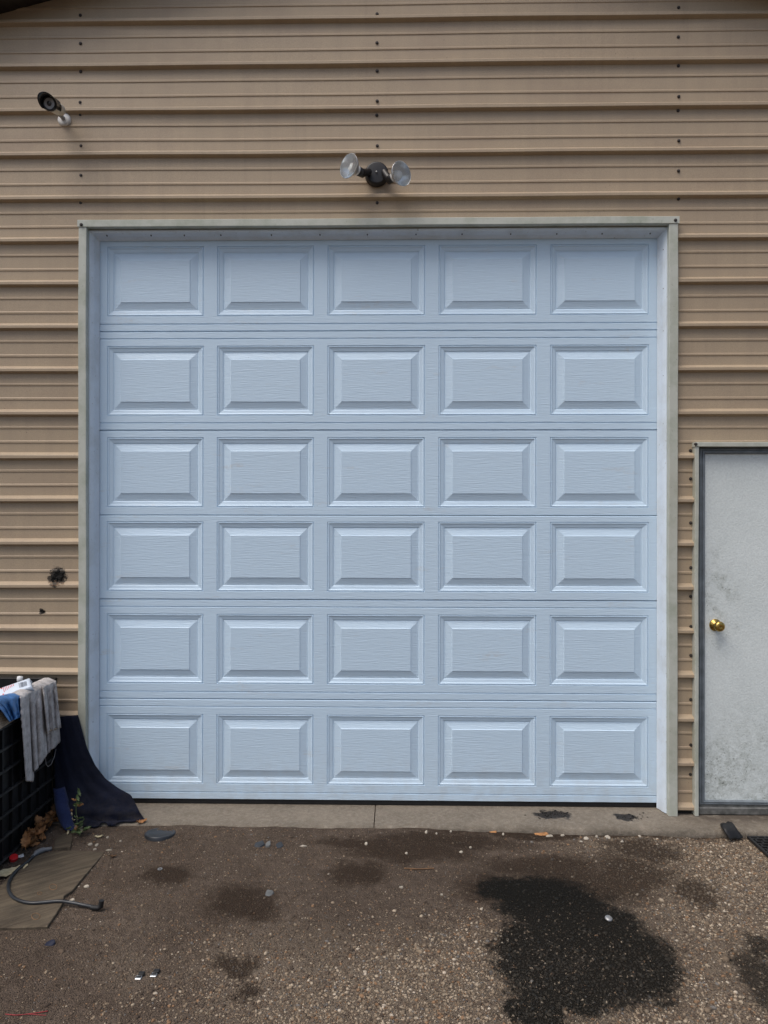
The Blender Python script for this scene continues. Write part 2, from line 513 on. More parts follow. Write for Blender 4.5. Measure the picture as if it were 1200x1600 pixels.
# where the coarse pale aggregate is exposed (numpy version used for scattering too)
def pale_np(x, y):
    f = 0.5 + 0.22 * np.sin(3.1 * x + 1.0 + 1.3 * np.sin(2.3 * y)) * np.sin(3.7 * y + 0.4) + 0.16 * np.sin(7.0 * x - 5.0 * y + 1.0) + 0.12 * np.sin(13.0 * x + 9.0 * y)
    right = 1 / (1 + np.exp(-(x - 0.95) / 0.16))
    fr = 1 / (1 + np.exp((y + 1.02 - 0.10 * np.sin(4 * x)) / 0.07)) / (1 + np.exp(-(x + 0.72) / 0.12))
    return np.clip(np.maximum(right * 0.95, fr) * (0.55 + f * 0.75), 0, 1)

t = NT('packed_dirt_and_gravel')
pos = t.pos
oil, brn = stains(t, pos)
q = t.sep(pos)
n1 = t.noise(2.6, 5.0, 0.62); n2 = t.noise(24.0, 5.0, 0.70); n3 = t.noise(150.0, 3.0, 0.7)
c = t.mix(t.rng(n1, 0.32, 0.68), (0.104, 0.077, 0.059), (0.172, 0.132, 0.102))
c = t.mix(t.rng(n2, 0.34, 0.70, 0, 0.75), c, (0.060, 0.044, 0.033))
right = t.rng(t.math('ADD', q[0], t.math('MULTIPLY', t.math('SUBTRACT', n2, 0.5), 0.9)), 0.65, 1.20)
front = t.math('MULTIPLY', t.rng(t.math('ADD', q[1], t.math('MULTIPLY', t.math('SUBTRACT', n2, 0.5), 0.8)), -0.85, -1.20),
               t.rng(t.math('ADD', q[0], t.math('MULTIPLY', t.math('SUBTRACT', n1, 0.5), 1.2)), -0.95, -0.45))
pale = t.math('MULTIPLY', t.math('MAXIMUM', right, front), t.rng(n2, 0.30, 0.62))
c = t.mix(t.math('MULTIPLY', pale, 0.70), c, (0.265, 0.215, 0.162))
vo = t.voro(150.0); vc = t.n('ShaderNodeSeparateColor'); t.l(vo.outputs['Color'], vc.inputs[0])
grit = t.math('MULTIPLY', t.rng(vo.outputs['Distance'], 0.20, 0.42, 1, 0), t.rng(vc.outputs[0], 0.45, 0.9))
c = t.mix(t.math('MULTIPLY', grit, 0.55), c, (0.23, 0.182, 0.132))
vo2 = t.voro(310.0); vc2 = t.n('ShaderNodeSeparateColor'); t.l(vo2.outputs['Color'], vc2.inputs[0])
c = t.mix(t.math('MULTIPLY', t.rng(vc2.outputs[1], 0.55, 1.0), 0.45), c, (0.045, 0.034, 0.028))
c = t.mix(t.math('MULTIPLY', brn, 0.82), c, (0.036, 0.023, 0.015))
c = t.mix(t.math('MULTIPLY', oil, 0.96), c, (0.0065, 0.0062, 0.0048))
wet = t.math('MAXIMUM', oil, t.math('MULTIPLY', brn, 0.3))
t.set(c, t.rng(wet, 0, 1, 0.95, 0.85), 0.0, 0.12)
h = t.math('ADD', t.math('MULTIPLY', n2, 1.0), t.math('ADD', t.math('MULTIPLY', n3, 0.55), t.math('MULTIPLY', t.rng(vo.outputs['Distance'], 0.0, 0.6, 1, 0), 0.35)))
t.bump(h, 0.016, 1.0); M['ground'] = t.m

t = NT('gravel_stones')
at = t.n('ShaderNodeAttribute'); at.attribute_name = 'stone_colour'
oil, brn = stains(t, t.pos)
c = t.mix(t.math('MULTIPLY', brn, 0.74), at.outputs['Color'], (0.035, 0.025, 0.018))
keep = t.rng(t.noise(75.0, 1.0), 0.62, 0.68)
om = t.math('MULTIPLY', oil, t.math('SUBTRACT', 0.955, t.math('MULTIPLY', keep, 0.68)))
c = t.mix(om, c, (0.0075, 0.0075, 0.006))
t.set(c, t.rng(oil, 0, 1, 0.85, 0.65), 0.0, 0.2); M['stone'] = t.m

M['crate'] = simple('black_crate_plastic', (0.0085, 0.0085, 0.0095), 0.52, bump=0.0006, bscale=90, var=0.5, scale=12, spec=0.35)
t = NT('dirty_grey_towel')
a = t.noise(22.0, 7.0, 0.7); b = t.noise(420.0, 2.0)
c = t.mix(t.rng(a, 0.42, 0.66), (0.60, 0.565, 0.55), (0.33, 0.305, 0.29))
c = t.mix(t.rng(t.noise(60.0, 4.0), 0.62, 0.74, 0, 0.7), c, (0.07, 0.06, 0.055))
t.set(c, 0.95, 0.0, 0.1); t.bump(b, 0.003, 0.8); t.b.inputs['Sheen Weight'].default_value = 0.2; M['rag'] = t.m
M['crate_rib'] = simple('lighter_crate_plastic', (0.026, 0.025, 0.024), 0.6, var=0.6, scale=18, bump=0.0006, bscale=90)  # horizontal ribs get a lighter black than the rest of the crate
M['blue_bag'] = simple('blue_plastic_film', (0.075, 0.22, 0.50), 0.3, var=0.35, scale=30, bump=0.004, bscale=35)
M['pouch'] = simple('white_blue_packaging', (0.62, 0.70, 0.80), 0.35, var=0.08)
M['white'] = simple('white_paper', (0.72, 0.73, 0.74), 0.6, var=0.1)
M['redprint'] = simple('red_print', (0.62, 0.035, 0.04), 0.5, var=0.1)
M['barcode'] = simple('dark_grey_print', (0.10, 0.12, 0.16), 0.5, var=0.1)
M['card'] = simple('tan_corrugated_card', (0.30, 0.235, 0.17), 0.85, var=0.25, scale=25)
t = NT('navy_rubber_backed_mat')
a = t.noise(7.0, 5.0); b = t.noise(330.0, 3.0)
c = t.mix(t.rng(a, 0.4, 0.7), (0.0040, 0.0050, 0.0115), (0.0065, 0.0090, 0.0225))
c = t.mix(t.rng(b, 0.5, 0.75, 0, 0.5), c, (0.012, 0.017, 0.043))
dz_ = t.math('MULTIPLY', t.rng(t.sep()[2], -0.03, 0.16, 1, 0), t.rng(t.noise(30.0, 5.0, 0.7), 0.42, 0.68))
c = t.mix(t.math('MULTIPLY', dz_, 0.5), c, (0.055, 0.045, 0.036))
t.set(c, 0.75, 0.0, 0.2); t.bump(t.math('ADD', b, t.math('MULTIPLY', t.noise(14.0, 4.0), 3.0)), 0.006, 0.8); t.b.inputs['Sheen Weight'].default_value = 0.05
t.b.inputs['Sheen Tint'].default_value = (0.25, 0.4, 1.0, 1); M['mat'] = t.m
t = NT('bright_navy_pile'); b = t.noise(300.0, 3.0)
c = t.mix(t.rng(b, 0.35, 0.7), (0.008, 0.013, 0.045), (0.024, 0.040, 0.125))
t.set(c, 0.8, 0.0, 0.2); t.bump(b, 0.003); t.b.inputs['Sheen Weight'].default_value = 0.1; M['mat_face'] = t.m
t = NT('grey_weathered_board')
v = t.scaled((1, 1, 1), (0, 0, R(-38)))
v2 = t.scaled((3.0, 28.0, 1.0), None, v)
a = t.noise(1.6, 6.0, 0.6, v2, 0.6); b = t.noise(7.0, 5.0)
c = t.mix(t.rng(a, 0.35, 0.68), (0.125, 0.100, 0.070), (0.058, 0.045, 0.033))
c = t.mix(t.rng(b, 0.45, 0.75, 0, 0.6), c, (0.040, 0.036, 0.028))
c = t.mix(t.rng(t.noise(160.0, 3.0), 0.6, 0.75, 0, 0.5), c, (0.19, 0.16, 0.12))
t.set(c, 0.9, 0.0, 0.2); t.bump(a, 0.005, 1.0); M['board'] = t.m
M['hose'] = simple('black_hose_rubber', (0.022, 0.025, 0.030), 0.38, var=0.3, spec=0.5)
M['grey_rubber'] = simple('grey_hose_end', (0.15, 0.155, 0.165), 0.5)
M['red_plastic'] = simple('red_plastic', (0.55, 0.018, 0.022), 0.35, var=0.15)
M['leaf_pale'] = simple('pale_dry_leaf', (0.48, 0.42, 0.27), 0.8, var=0.25, scale=60)
M['leaf_brown'] = simple('brown_dry_leaf', (0.36, 0.175, 0.070), 0.8, var=0.45, scale=30)
M['leaf_dark'] = simple('dark_dry_leaf', (0.17, 0.095, 0.048), 0.8, var=0.4, scale=30)
M['leaf_green'] = simple('weed_leaf', (0.085, 0.125, 0.045), 0.6, var=0.3, scale=50)
M['chip'] = simple('pale_chip', (0.36, 0.32, 0.26), 0.7, var=0.3, scale=40)
M['peach'] = simple('peach_pebble', (0.55, 0.38, 0.24), 0.6, var=0.2, scale=60)
M['char'] = simple('charred_black', (0.008, 0.007, 0.006), 0.9, bump=0.006, bscale=120)
M['tuft'] = simple('pink_insulation_shred', (0.33, 0.20, 0.12), 0.9)
M['redwire'] = simple('red_wire_insulation', (0.30, 0.03, 0.035), 0.5)
M['clearscrap'] = simple('cloudy_plastic', (0.12, 0.122, 0.12), 0.25, var=0.3)
M['bluescrap'] = simple('dark_blue_plastic', (0.014, 0.017, 0.035), 0.5)

# ------------------------------------------------------------------ ground
def axis_pts(lo, hi, step, far):
    core = list(np.arange(lo, hi + 1e-6, step))
    return [-f for f in far[::-1] if -f < lo] + core + [f for f in far if f > hi]
FAR = [4.5, 6, 9, 14, 22, 40, 80]
gx = axis_pts(-3.2, 3.2, 0.04, FAR)
gy = [-80, -40, -22, -14, -9, -6, -4.5] + list(np.arange(-3.4, 0.1001, 0.04)) + [0.5, 3, 9, 20, 40, 80]
g = MB(); g.grid([[(x, y, gz(x, y) if y < 0.3 and y > -8 else GZ - 0.06) for x in gx] for y in gy], True)
ground = g.build('ground', M['ground'], None, (0, 0, 0)); ground['kind'] = 'structure'

# gravel scattered over it: nobody could count it
rs = np.random.RandomState(7)
def gz_np(x, y):
    return (GZ + 0.0045 * np.sin(2.1 * x + 0.7) * np.sin(2.9 * y + 1.3) + 0.0030 * np.sin(5.3 * x - 2.0 * y + 0.4)
            + 0.0022 * np.sin(9.1 * y + 4.7 * x) + 0.0012 * np.sin(17.0 * x + 6.0 * y) + 0.010 * np.minimum(0.0, y + 0.4)
            + 0.026 * np.exp(-((np.minimum(0.0, y + 0.2)) / 0.22) ** 2) / (1 + np.exp((x - 0.25) / 0.16)))
def scatter(n, rmin, rmax, power, dens, base, faces):
    x = rs.uniform(-2.4, 2.6, n * 4); y = rs.uniform(-2.3, -0.20, n * 4)
    k = rs.uniform(0, 1, n * 4) < dens(x, y)
    x, y = x[k][:n], y[k][:n]; n = len(x)
    r = rmin + (rmax - rmin) * rs.uniform(0, 1, n) ** power
    pl = pale_np(x, y)
    V = np.repeat(base[None], n, 0) * rs.uniform(0.72, 1.28, (n, len(base), 1))
    sx = rs.uniform(0.8, 1.35, n); sy = rs.uniform(0.7, 1.1, n); sz = rs.uniform(0.45, 0.8, n)
    V = V * np.stack([sx, sy, sz], 1)[:, None, :] * r[:, None, None]
    a = rs.uniform(0, 2 * np.pi, n); ca, sa = np.cos(a)[:, None], np.sin(a)[:, None]
    X = V[:, :, 0] * ca - V[:, :, 1] * sa + x[:, None]; Y = V[:, :, 0] * sa + V[:, :, 1] * ca + y[:, None]
    Z = V[:, :, 2] + (gz_np(x, y) + r * 0.12)[:, None]
    V = np.stack([X, Y, Z], 2).reshape(-1, 3)
    Fs = (faces[None] + (np.arange(n) * len(base))[:, None, None]).reshape(-1, 3)
    pal = np.array([1.0, 0.95, 0.90]) * np.array([(0.17, 0.135, 0.10), (0.24, 0.195, 0.145), (0.12, 0.092, 0.070), (0.085, 0.066, 0.052), (0.34, 0.29, 0.225), (0.22, 0.14, 0.085), (0.15, 0.145, 0.14), (0.46, 0.41, 0.34)])
    wl = np.array([.16, .05, .30, .37, .02, .06, .035, .005]); wp = np.array([.20, .26, .10, .10, .17, .08, .05, .04])
    u = rs.uniform(0, 1, n); cl = np.cumsum(wl); cp = np.cumsum(wp)
    il = np.minimum(np.searchsorted(cl, u), 7); ip = np.minimum(np.searchsorted(cp, u), 7)
    idx = np.where(rs.uniform(0, 1, n) < pl, ip, il)
    col = pal[idx] * rs.uniform(0.75, 1.2, (n, 1))
    return V, Fs, np.repeat(col, len(base), 0)
octa = np.array([(1, 0, 0), (-1, 0, 0), (0, 1, 0), (0, -1, 0), (0, 0, 1), (0, 0, -1)], float)
octf = np.array([(0, 2, 4), (2, 1, 4), (1, 3, 4), (3, 0, 4), (2, 0, 5), (1, 2, 5), (3, 1, 5), (0, 3, 5)])
ph = (1 + 5 ** 0.5) / 2
ico = np.array([(-1, ph, 0), (1, ph, 0), (-1, -ph, 0), (1, -ph, 0), (0, -1, ph), (0, 1, ph), (0, -1, -ph), (0, 1, -ph), (ph, 0, -1), (ph, 0, 1), (-ph, 0, -1), (-ph, 0, 1)]) / (1 + ph * ph) ** 0.5
icf = np.array([(0, 11, 5), (0, 5, 1), (0, 1, 7), (0, 7, 10), (0, 10, 11), (1, 5, 9), (5, 11, 4), (11, 10, 2), (10, 7, 6), (7, 1, 8), (3, 9, 4), (3, 4, 2), (3, 2, 6), (3, 6, 8), (3, 8, 9), (4, 9, 5), (2, 4, 11), (6, 2, 10), (8, 6, 7), (9, 8, 1)])
def d_small(x, y): return 0.38 + 0.62 * pale_np(x, y)
def d_mid(x, y): return 0.045 + 0.90 * pale_np(x, y)
def d_big(x, y): return 0.04 + 0.45 * pale_np(x, y)
def stuff_stones(name, arr):
    V = np.concatenate([a[0] for a in arr]); off = 0; F_ = []
    for a in arr:
        F_.append(a[1] + off); off += len(a[0])
    F_ = np.concatenate(F_); col = np.concatenate([a[2] for a in arr])
    me = bpy.data.meshes.new(name)
    me.vertices.add(len(V)); me.vertices.foreach_set('co', V.astype(np.float32).ravel())
    me.loops.add(F_.size); me.loops.foreach_set('vertex_index', F_.astype(np.int32).ravel())
    me.polygons.add(len(F_)); me.polygons.foreach_set('loop_start', np.arange(0, F_.size, 3, dtype=np.int32))
    at = me.attributes.new('stone_colour', 'FLOAT_COLOR', 'POINT')
    at.data.foreach_set('color', np.concatenate([col, np.ones((len(col), 1))], 1).astype(np.float32).ravel())
    me.materials.append(M['stone']); me.update(); me.validate()
    o = bpy.data.objects.new(name, me); link(o); o['kind'] = 'stuff'
    return o
gravel = stuff_stones('gravel', [scatter(150000, 0.0016, 0.0046, 1.5, d_small, octa, octf), scatter(40000, 0.003, 0.0075, 1.8, d_mid, ico, icf),
                                 scatter(420, 0.007, 0.0125, 2.2, d_big, ico, icf)])
tag(gravel, 'loose tan and brown gravel strewn over the dirt in front of the door', 'gravel')

# concrete slab in front of the doors, in two pours with an open joint
def slab(x0, x1):
    rr = random.Random(int((x0 + 9) * 100)); n = int((x1 - x0) / 0.03) + 2
    P = []
    for i in range(n):
        x = x0 + (x1 - x0) * i / (n - 1)
        e = -0.185 + 0.006 * math.sin(3.1 * x) + 0.004 * math.sin(11 * x + 1) + rr.uniform(-0.004, 0.004)
        dz = rr.uniform(-0.0015, 0.0015)
        P.append([(x, 0.30, 0.0), (x, 0.0, 0.0), (x, e + 0.03, 0.0 + dz * 0.3), (x, e + 0.010, -0.003 + dz), (x, e, -0.013 + dz), (x, e - 0.004 + rr.uniform(-.003, .003), -0.03), (x, e - 0.006, -0.12)])
    b = MB(); b.grid(P, True)
    b.add([p for p in P[0]] + [(x0, 0.30, -0.12)], [tuple(range(8))]); b.add([p for p in P[-1]] + [(x1, 0.30, -0.12)], [tuple(range(7, -1, -1))])
    o = b.build('concrete_slab', M['concrete'], None, ((x0 + x1) / 2, 0, 0)); o['kind'] = 'structure'
    return o
JX = PZ(585.5, 1275, 0).x
slab(-4.2, JX - 0.0025); slab(JX + 0.0025, 4.4)

# ------------------------------------------------------------------ building
bld = thing('garage_building', 'tan horizontal ribbed metal building wall framing the large white garage door', 'building', (0, 0, 0))
PITCH = 0.2286
RIB_PX = [-322.5, -252.5, -182.5, -112.5, -42.5, 27.5, 97.5, 168.0, 237.5, 306.5, 372.5, 440.5, 509, 577, 645, 713, 780.7, 848.5, 916.5, 984.5, 1053, 1121, 1189.5, 1258, 1326]
RZ = sorted(PY(600, y_, -0.012).z for y_ in RIB_PX)
RIB0 = PY(600, 306.5, -0.012).z
# opening rectangles (outer trim edges)
tl = PY(121.5, 400, -0.03).x; tr = PY(1059.5, 400, -0.03).x
ztop = PY(600, 341.5, -0.03).z
el = PY(1085.5, 900, -0.03).x; ez = PY(1140, 690.5, -0.03).z
EW = 0.914 + 0.16
er = el + EW
OPEN = [(tl + 0.012, tr - 0.012, ztop - 0.012), (el + 0.010, er - 0.010, ez - 0.010)]
def profile(za, zb):
    """(z, y) outline of the ribbed sheet between two heights"""
    pts = []
    for ri, c0 in enumerate(RZ):
        pts += [(c0 - 0.0175, 0.0), (c0 - 0.0105, -0.0225), (c0 - 0.0085, -0.0245), (c0 + 0.004, -0.0245), (c0 + 0.0065, -0.0230), (c0 + 0.0215, 0.0)]
        if ri + 1 < len(RZ):
            for j in (1, 2):
                m_ = c0 + j * (RZ[ri + 1] - c0) / 3
                pts += [(m_ - 0.0070, 0.0), (m_ - 0.0040, -0.0036), (m_ + 0.0040, -0.0036), (m_ + 0.0085, 0.0)]
    out = []
    for i, (zz_, yy_) in enumerate(pts):
        if za < zz_ < zb: out.append((zz_, yy_))
    def yat(zq):
        for i in range(len(pts) - 1):
            if pts[i][0] <= zq <= pts[i + 1][0]:
                u = (zq - pts[i][0]) / max(1e-9, pts[i + 1][0] - pts[i][0]); return pts[i][1] + u * (pts[i + 1][1] - pts[i][1])
        return 0.0
    return [(za, yat(za))] + out + [(zb, yat(zb))]
def can(x, z):
    return 0.0019 * math.sin(1.9 * x + 2.3 * z) * math.sin(0.8 * x - 3.1 * z + 1) + 0.0006 * math.sin(6.1 * x + 11.0 * z)
def wav(x, k): return 0.0011 * math.sin(1.3 * x + 1.7 * k) + 0.0005 * math.sin(4.9 * x + 2.9 * k)
XL, XR = -3.6, 4.0
SLAB_GAP = 0.02
ZROOF = 5.0
bands = []
zc = RIB0 + 2 * PITCH          # lap line above the lamp
edges = [SLAB_GAP]
LAP = [i for i, y_ in enumerate(sorted(RIB_PX, reverse=True)) if y_ in (1258, 984.5, 713, 440.5, 168.0, -112.5)]
for i in LAP:
    if RZ[i] > SLAB_GAP + 0.05: edges.append(RZ[i] + 0.004)
edges.append(ZROOF)
def strip(b, x0, x1, za, zb, ki):
    pr = profile(za, zb); n = max(2, int((x1 - x0) / 0.09) + 1)
    b.grid([[(x0 + (x1 - x0) * i / (n - 1), y + can(x0 + (x1 - x0) * i / (n - 1), z_) - 0.0004 * (ki % 2), z_ + wav(x0 + (x1 - x0) * i / (n - 1), ki)) for (z_, y) in pr] for i in range(n)], False)
for ki in range(len(edges) - 1):
    za, zb = edges[ki], edges[ki + 1] + 0.004
    xs = sorted({XL, XR} | {v for o_ in OPEN for v in o_[:2]})
    segs = []
    for i in range(len(xs) - 1):
        xm = (xs[i] + xs[i + 1]) / 2; z0 = za
        for (a, b_, zt) in OPEN:
            if a < xm < b_: z0 = max(z0, zt)
        if z0 < zb - 0.01: segs.append((xs[i], xs[i + 1], z0))
    groups = []
    for s_ in segs:
        if groups and abs(groups[-1][-1][1] - s_[0]) < 1e-6: groups[-1].append(s_)
        else: groups.append([s_])
    for gr in groups:
        b = MB()
        for (x0, x1, z0) in gr: strip(b, x0, x1, z0, zb, ki)
        b.build('siding_panel', M['siding'], bld)
# unseen wall core behind the sheets, with a dark backing added against light leaks
b = MB()
b.box(XL, tl + 0.010, 0.006, 0.16, 0.0, ZROOF); b.box(tl + 0.010, tr - 0.010, 0.006, 0.16, ztop - 0.010, ZROOF)
b.box(tr - 0.010, el + 0.008, 0.006, 0.16, 0.0, ZROOF); b.box(el + 0.008, er - 0.008, 0.006, 0.16, ez - 0.008, ZROOF); b.box(er - 0.008, XR, 0.006, 0.16, 0.0, ZROOF)
b.box(XL, XR, 0.165, 0.22, 0.0, ZROOF)
b.build('wall_and_light_block', M['dark'], bld)

# gable roof edge: dark soffit sloping down to both sides
XC = PY(632, 0, -0.01).x
zpk = PY(600, 0, -0.01).z + 0.25 * 1.95
for sgn in (-1, 1):
    b = MB(); x0, x1 = XC, XC + sgn * 7.0
    za, zb = zpk, zpk - 0.25 * 7.0
    y0, y1 = -0.13, 0.6
    pl = [(x0, y0, za), (x1, y0, zb), (x1, y0, zb + 0.06), (x0, y0, za + 0.06)]
    b.prism(pl, (0, y1 - y0, 0)); recalc(b.build('soffit', M['soffit'], bld))
    b = MB()
    pl = [(x0, y0 - 0.025, za - 0.03), (x1, y0 - 0.025, zb - 0.03), (x1, y0 - 0.025, zb + 0.13), (x0, y0 - 0.025, za + 0.13)]
    b.prism(pl, (0, 0.022, 0)); recalc(b.build('rake_board', M['soffit'], bld))

# hex-head siding screws
sb = MB(); sb.lathe((0, 0, 0), (0, -1, 0), [(0, 0.0088), (0.0018, 0.0086), (0.0019, 0.0062), (0.0062, 0.0058), (0.0070, 0.0045), (0.0072, 0.0)], 8, False)
SCREW = sb.mesh('screw', M['screw'])
def screw(px, py, Y=-0.0005, mesh=None, name='screw', par=None, sc=1.0):
    p = PY(px, py, Y); o = bpy.data.objects.new(name, mesh or SCREW)
    link(o, par or bld, p); o.scale = (sc, sc, sc); o.rotation_euler = (0, random.uniform(0, 3), 0)
    return o
random.seed(3)
for (x, ys) in ((126, (24, 68, 112, 160, 180, 228, 274, 317)), (589, (22, 67, 111, 158, 180, 228, 317)), (1060, (12, 58, 103, 151, 173, 220, 267, 311)),
                (1079, (704, 748, 817, 887, 932, 979, 1024, 1093, 1164, 1210, 1258))):
    for i, y in enumerate(ys): screw(x + random.uniform(-.7, .7), y)

# sage metal trim round both openings
YT = -0.036
def trim_box(x0, x1, z0, z1, name='door_trim', y0=YT, y1=0.004, wob=0.0):
    b = MB()
    if x1 - x0 < z1 - z0:
        n = 24; P = []
        for i in range(n):
            z_ = z0 + (z1 - z0) * i / (n - 1); w = 0.0012 * math.sin(z_ * 2.6 + x0) + 0.0007 * math.sin(z_ * 7 + 1 + x0)
            P.append([(x0 + w, y1, z_), (x0 + w, y0 + 0.002, z_), (x0 + w + 0.002, y0, z_), (x1 + w - 0.002, y0, z_), (x1 + w, y0 + 0.002, z_), (x1 + w, y1, z_)])
    else:
        n = 30; P = []
        for i in range(n):
            x_ = x0 + (x1 - x0) * i / (n - 1); w = 0.0010 * math.sin(x_ * 2.2) + 0.0006 * math.sin(x_ * 6 + 1)
            P.append([(x_, y1, z1 + w), (x_, y0 + 0.002, z1 + w), (x_, y0, z1 + w - 0.002), (x_, y0, z0 + w + 0.002), (x_, y0 + 0.002, z0 + w), (x_, y1, z0 + w)])
    b.grid(P, False); b.add(P[0], [tuple(range(6))]); b.add(P[-1], [tuple(range(5, -1, -1))])
    return recalc(b.build(name, M['trim'], bld))
xa, xb = PY(121.5, 700, YT).x, PY(134.5, 700, YT).x
xc, xd = PY(1045.5, 700, YT).x, PY(1060, 700, YT).x
zt0, zt1 = PY(590, 352.5, YT).z, PY(590, 341, YT).z
trim_box(xa + 0.002, xb, 0.001, zt0); trim_box(xc, xd - 0.002, 0.001, zt0)
trim_box(xa - 0.002, xd + 0.003, zt0 + 0.001, zt1, y0=YT - 0.004)
screw(127, 351, YT - 0.0045); screw(1055.5, 344, YT - 0.0045)
ea, eb = PY(1085.5, 950, YT).x, PY(1092, 950, YT).x
ez0, ez1 = PY(1140, 698, YT).z, PY(1140, 690.5, YT).z
trim_box(ea + 0.002, eb, 0.003, ez0, 'entry_trim'); trim_box(er - 0.024, er - 0.002, 0.003, ez0, 'entry_trim')
trim_box(ea - 0.001, er, ez0 + 0.001, ez1, 'entry_trim', y0=YT - 0.004)
screw(1087, 694, YT - 0.0045)

# white vinyl stops against the door, with nail heads
YD = 0.062      # front face of garage door
YF = -0.006
def stop(pts, vec):
    b = MB(); b.prism(pts, vec); return recalc(b.build('stop_moulding', M['vinyl'], bld))
zs1 = PY(590, 357.5, YF).z
def stop_side(p_out, p_nose, p_in, zb):
    xo, xn, xi = PY(p_out, 700, YF).x, PY(p_nose, 700, YF).x, PY(p_in, 700, YD - 0.003).x
    s_ = 1 if xi > xo else -1
    pts = [(xo, YD + 0.045, zb), (xo, YF, zb), (xn - s_ * 0.003, YF - 0.002, zb), (xn, YF + 0.003, zb), (xn + s_ * 0.008, YF + 0.022, zb),
           (xn + (xi - xn) * 0.55, YF + 0.040, zb), (xi - s_ * 0.004, YD - 0.010, zb), (xi, YD - 0.003, zb), (xo + s_ * 0.02, YD - 0.0025, zb), (xo + s_ * 0.02, YD + 0.045, zb)]
    stop(pts, (0, 0, zs1 - zb - 0.001)); return xn
stop_side(137.5, 141.2, 155.5, 0.004)
stop_side(1044.5, 1040, 1026.5, 0.004)
x0_, x1_ = PY(137.5, 700, YF).x + 0.0005, PY(1044.5, 700, YF).x - 0.0005
zi = PY(590, 374.5, YD - 0.003).z
pts = [(x0_, YD + 0.045, zs1 + 0.0), (x0_, YF, zs1 + 0.0), (x0_, YF - 0.001, zs1 - 0.009), (x0_, YF + 0.003, zs1 - 0.012), (x0_, YF + 0.022, zs1 - 0.018),
       (x0_, YF + 0.042, zs1 + (zi - zs1) * 0.66), (x0_, YD - 0.010, zi + 0.004), (x0_, YD - 0.003, zi), (x0_, YD - 0.0025, zs1 - 0.002), (x0_, YD + 0.045, zs1 - 0.002)]
stop(pts, (x1_ - x0_, 0, 0))
# dark channel between trim and stop
b = MB(); b.box(xb - 0.004, x0_ - 0.001, 0.004, 0.05, 0.0, zs1); b.box(x1_ + 0.001, xc + 0.004, 0.004, 0.05, 0.0, zs1); b.box(xb - 0.004, xc + 0.004, 0.003, 0.05, zs1 + 0.001, zt0 + 0.006)
b.build('jamb_filler', M['trim'], bld)
nb = MB(); nb.lathe((0, 0, 0), (0, -1, 0), [(-0.004, 0.0036), (0.0012, 0.0036), (0.0022, 0.0020), (0.0024, 0.0)], 8, False)
NAIL = nb.mesh('nail', M['nail'])
for y in (392, 454, 517, 582, 646, 710, 786, 853, 924, 991, 1058, 1128): screw(144.6, y, 0.014, NAIL, 'nail')
for y in (390, 451, 517, 587, 662, 731, 802, 872, 942, 1006, 1068, 1131, 1185, 1237): screw(1037.0, y, 0.012, NAIL, 'nail')
for x in (167, 236, 288, 345, 424, 500, 574, 650, 722, 798, 870, 941, 1016): screw(x, 366.5 - (x - 590) * 0.004, 0.012, NAIL, 'nail')

# burnt ragged holes in the siding at the left
def ragged(px, py, rpx, seed, n=22):
    rr = random.Random(seed); c0 = PY(px, py, -0.010); R0 = rpx * 0.00333
    b = MB(); out = []; inn = []
    for i in range(n):
        a = 2 * math.pi * i / n; r = R0 * rr.uniform(0.72, 1.22)
        out.append((c0.x + r * math.cos(a) * 1.15, -0.0015 - rr.uniform(0, .003), c0.z + r * 0.9 * math.sin(a)))
        r2 = r * 0.72
        inn.append((c0.x + r2 * math.cos(a) * 1.1, -0.007 - rr.uniform(0, .004), c0.z + r2 * 0.9 * math.sin(a)))
    ctr = (c0.x, -0.003, c0.z)
    b.add(out + inn + [ctr], [(i, (i + 1) % n, (i + 1) % n + n, i + n) for i in range(n)] + [(i + n, (i + 1) % n + n, 2 * n) for i in range(n)])
    for _ in range(int(rpx * 4)):
        a = rr.uniform(0, 6.28); r = R0 * rr.uniform(0.5, 1.35); q = Vector((c0.x + r * math.cos(a) * 1.15, -0.012, c0.z + r * .9 * math.sin(a)))
        d = Vector((math.cos(a + rr.uniform(-.8, .8)), -0.3, math.sin(a + rr.uniform(-.8, .8)))) * R0 * 0.16
        w = Vector((-d.z, 0, d.x)) * 0.22
        b.add([q - w, q + w, q + d], [(0, 1, 2)])
    return b.build('burn_mark', M['char'], bld)
ragged(90.5, 899, 9, 4)
ragged(84, 905, 5, 9); ragged(65, 955, 3, 5)
b = MB(); rr = random.Random(8)
for _ in range(26):
    q = PY(rr.uniform(77, 102), rr.uniform(908, 916), -0.026); d = Vector((rr.uniform(-1, 1), -0.2, rr.uniform(-.5, .5))) * 0.016
    b.add([q, q + Vector((0, 0, .005)), q + d], [(0, 1, 2)])
b.build('insulation_shred', M['tuft'], bld)

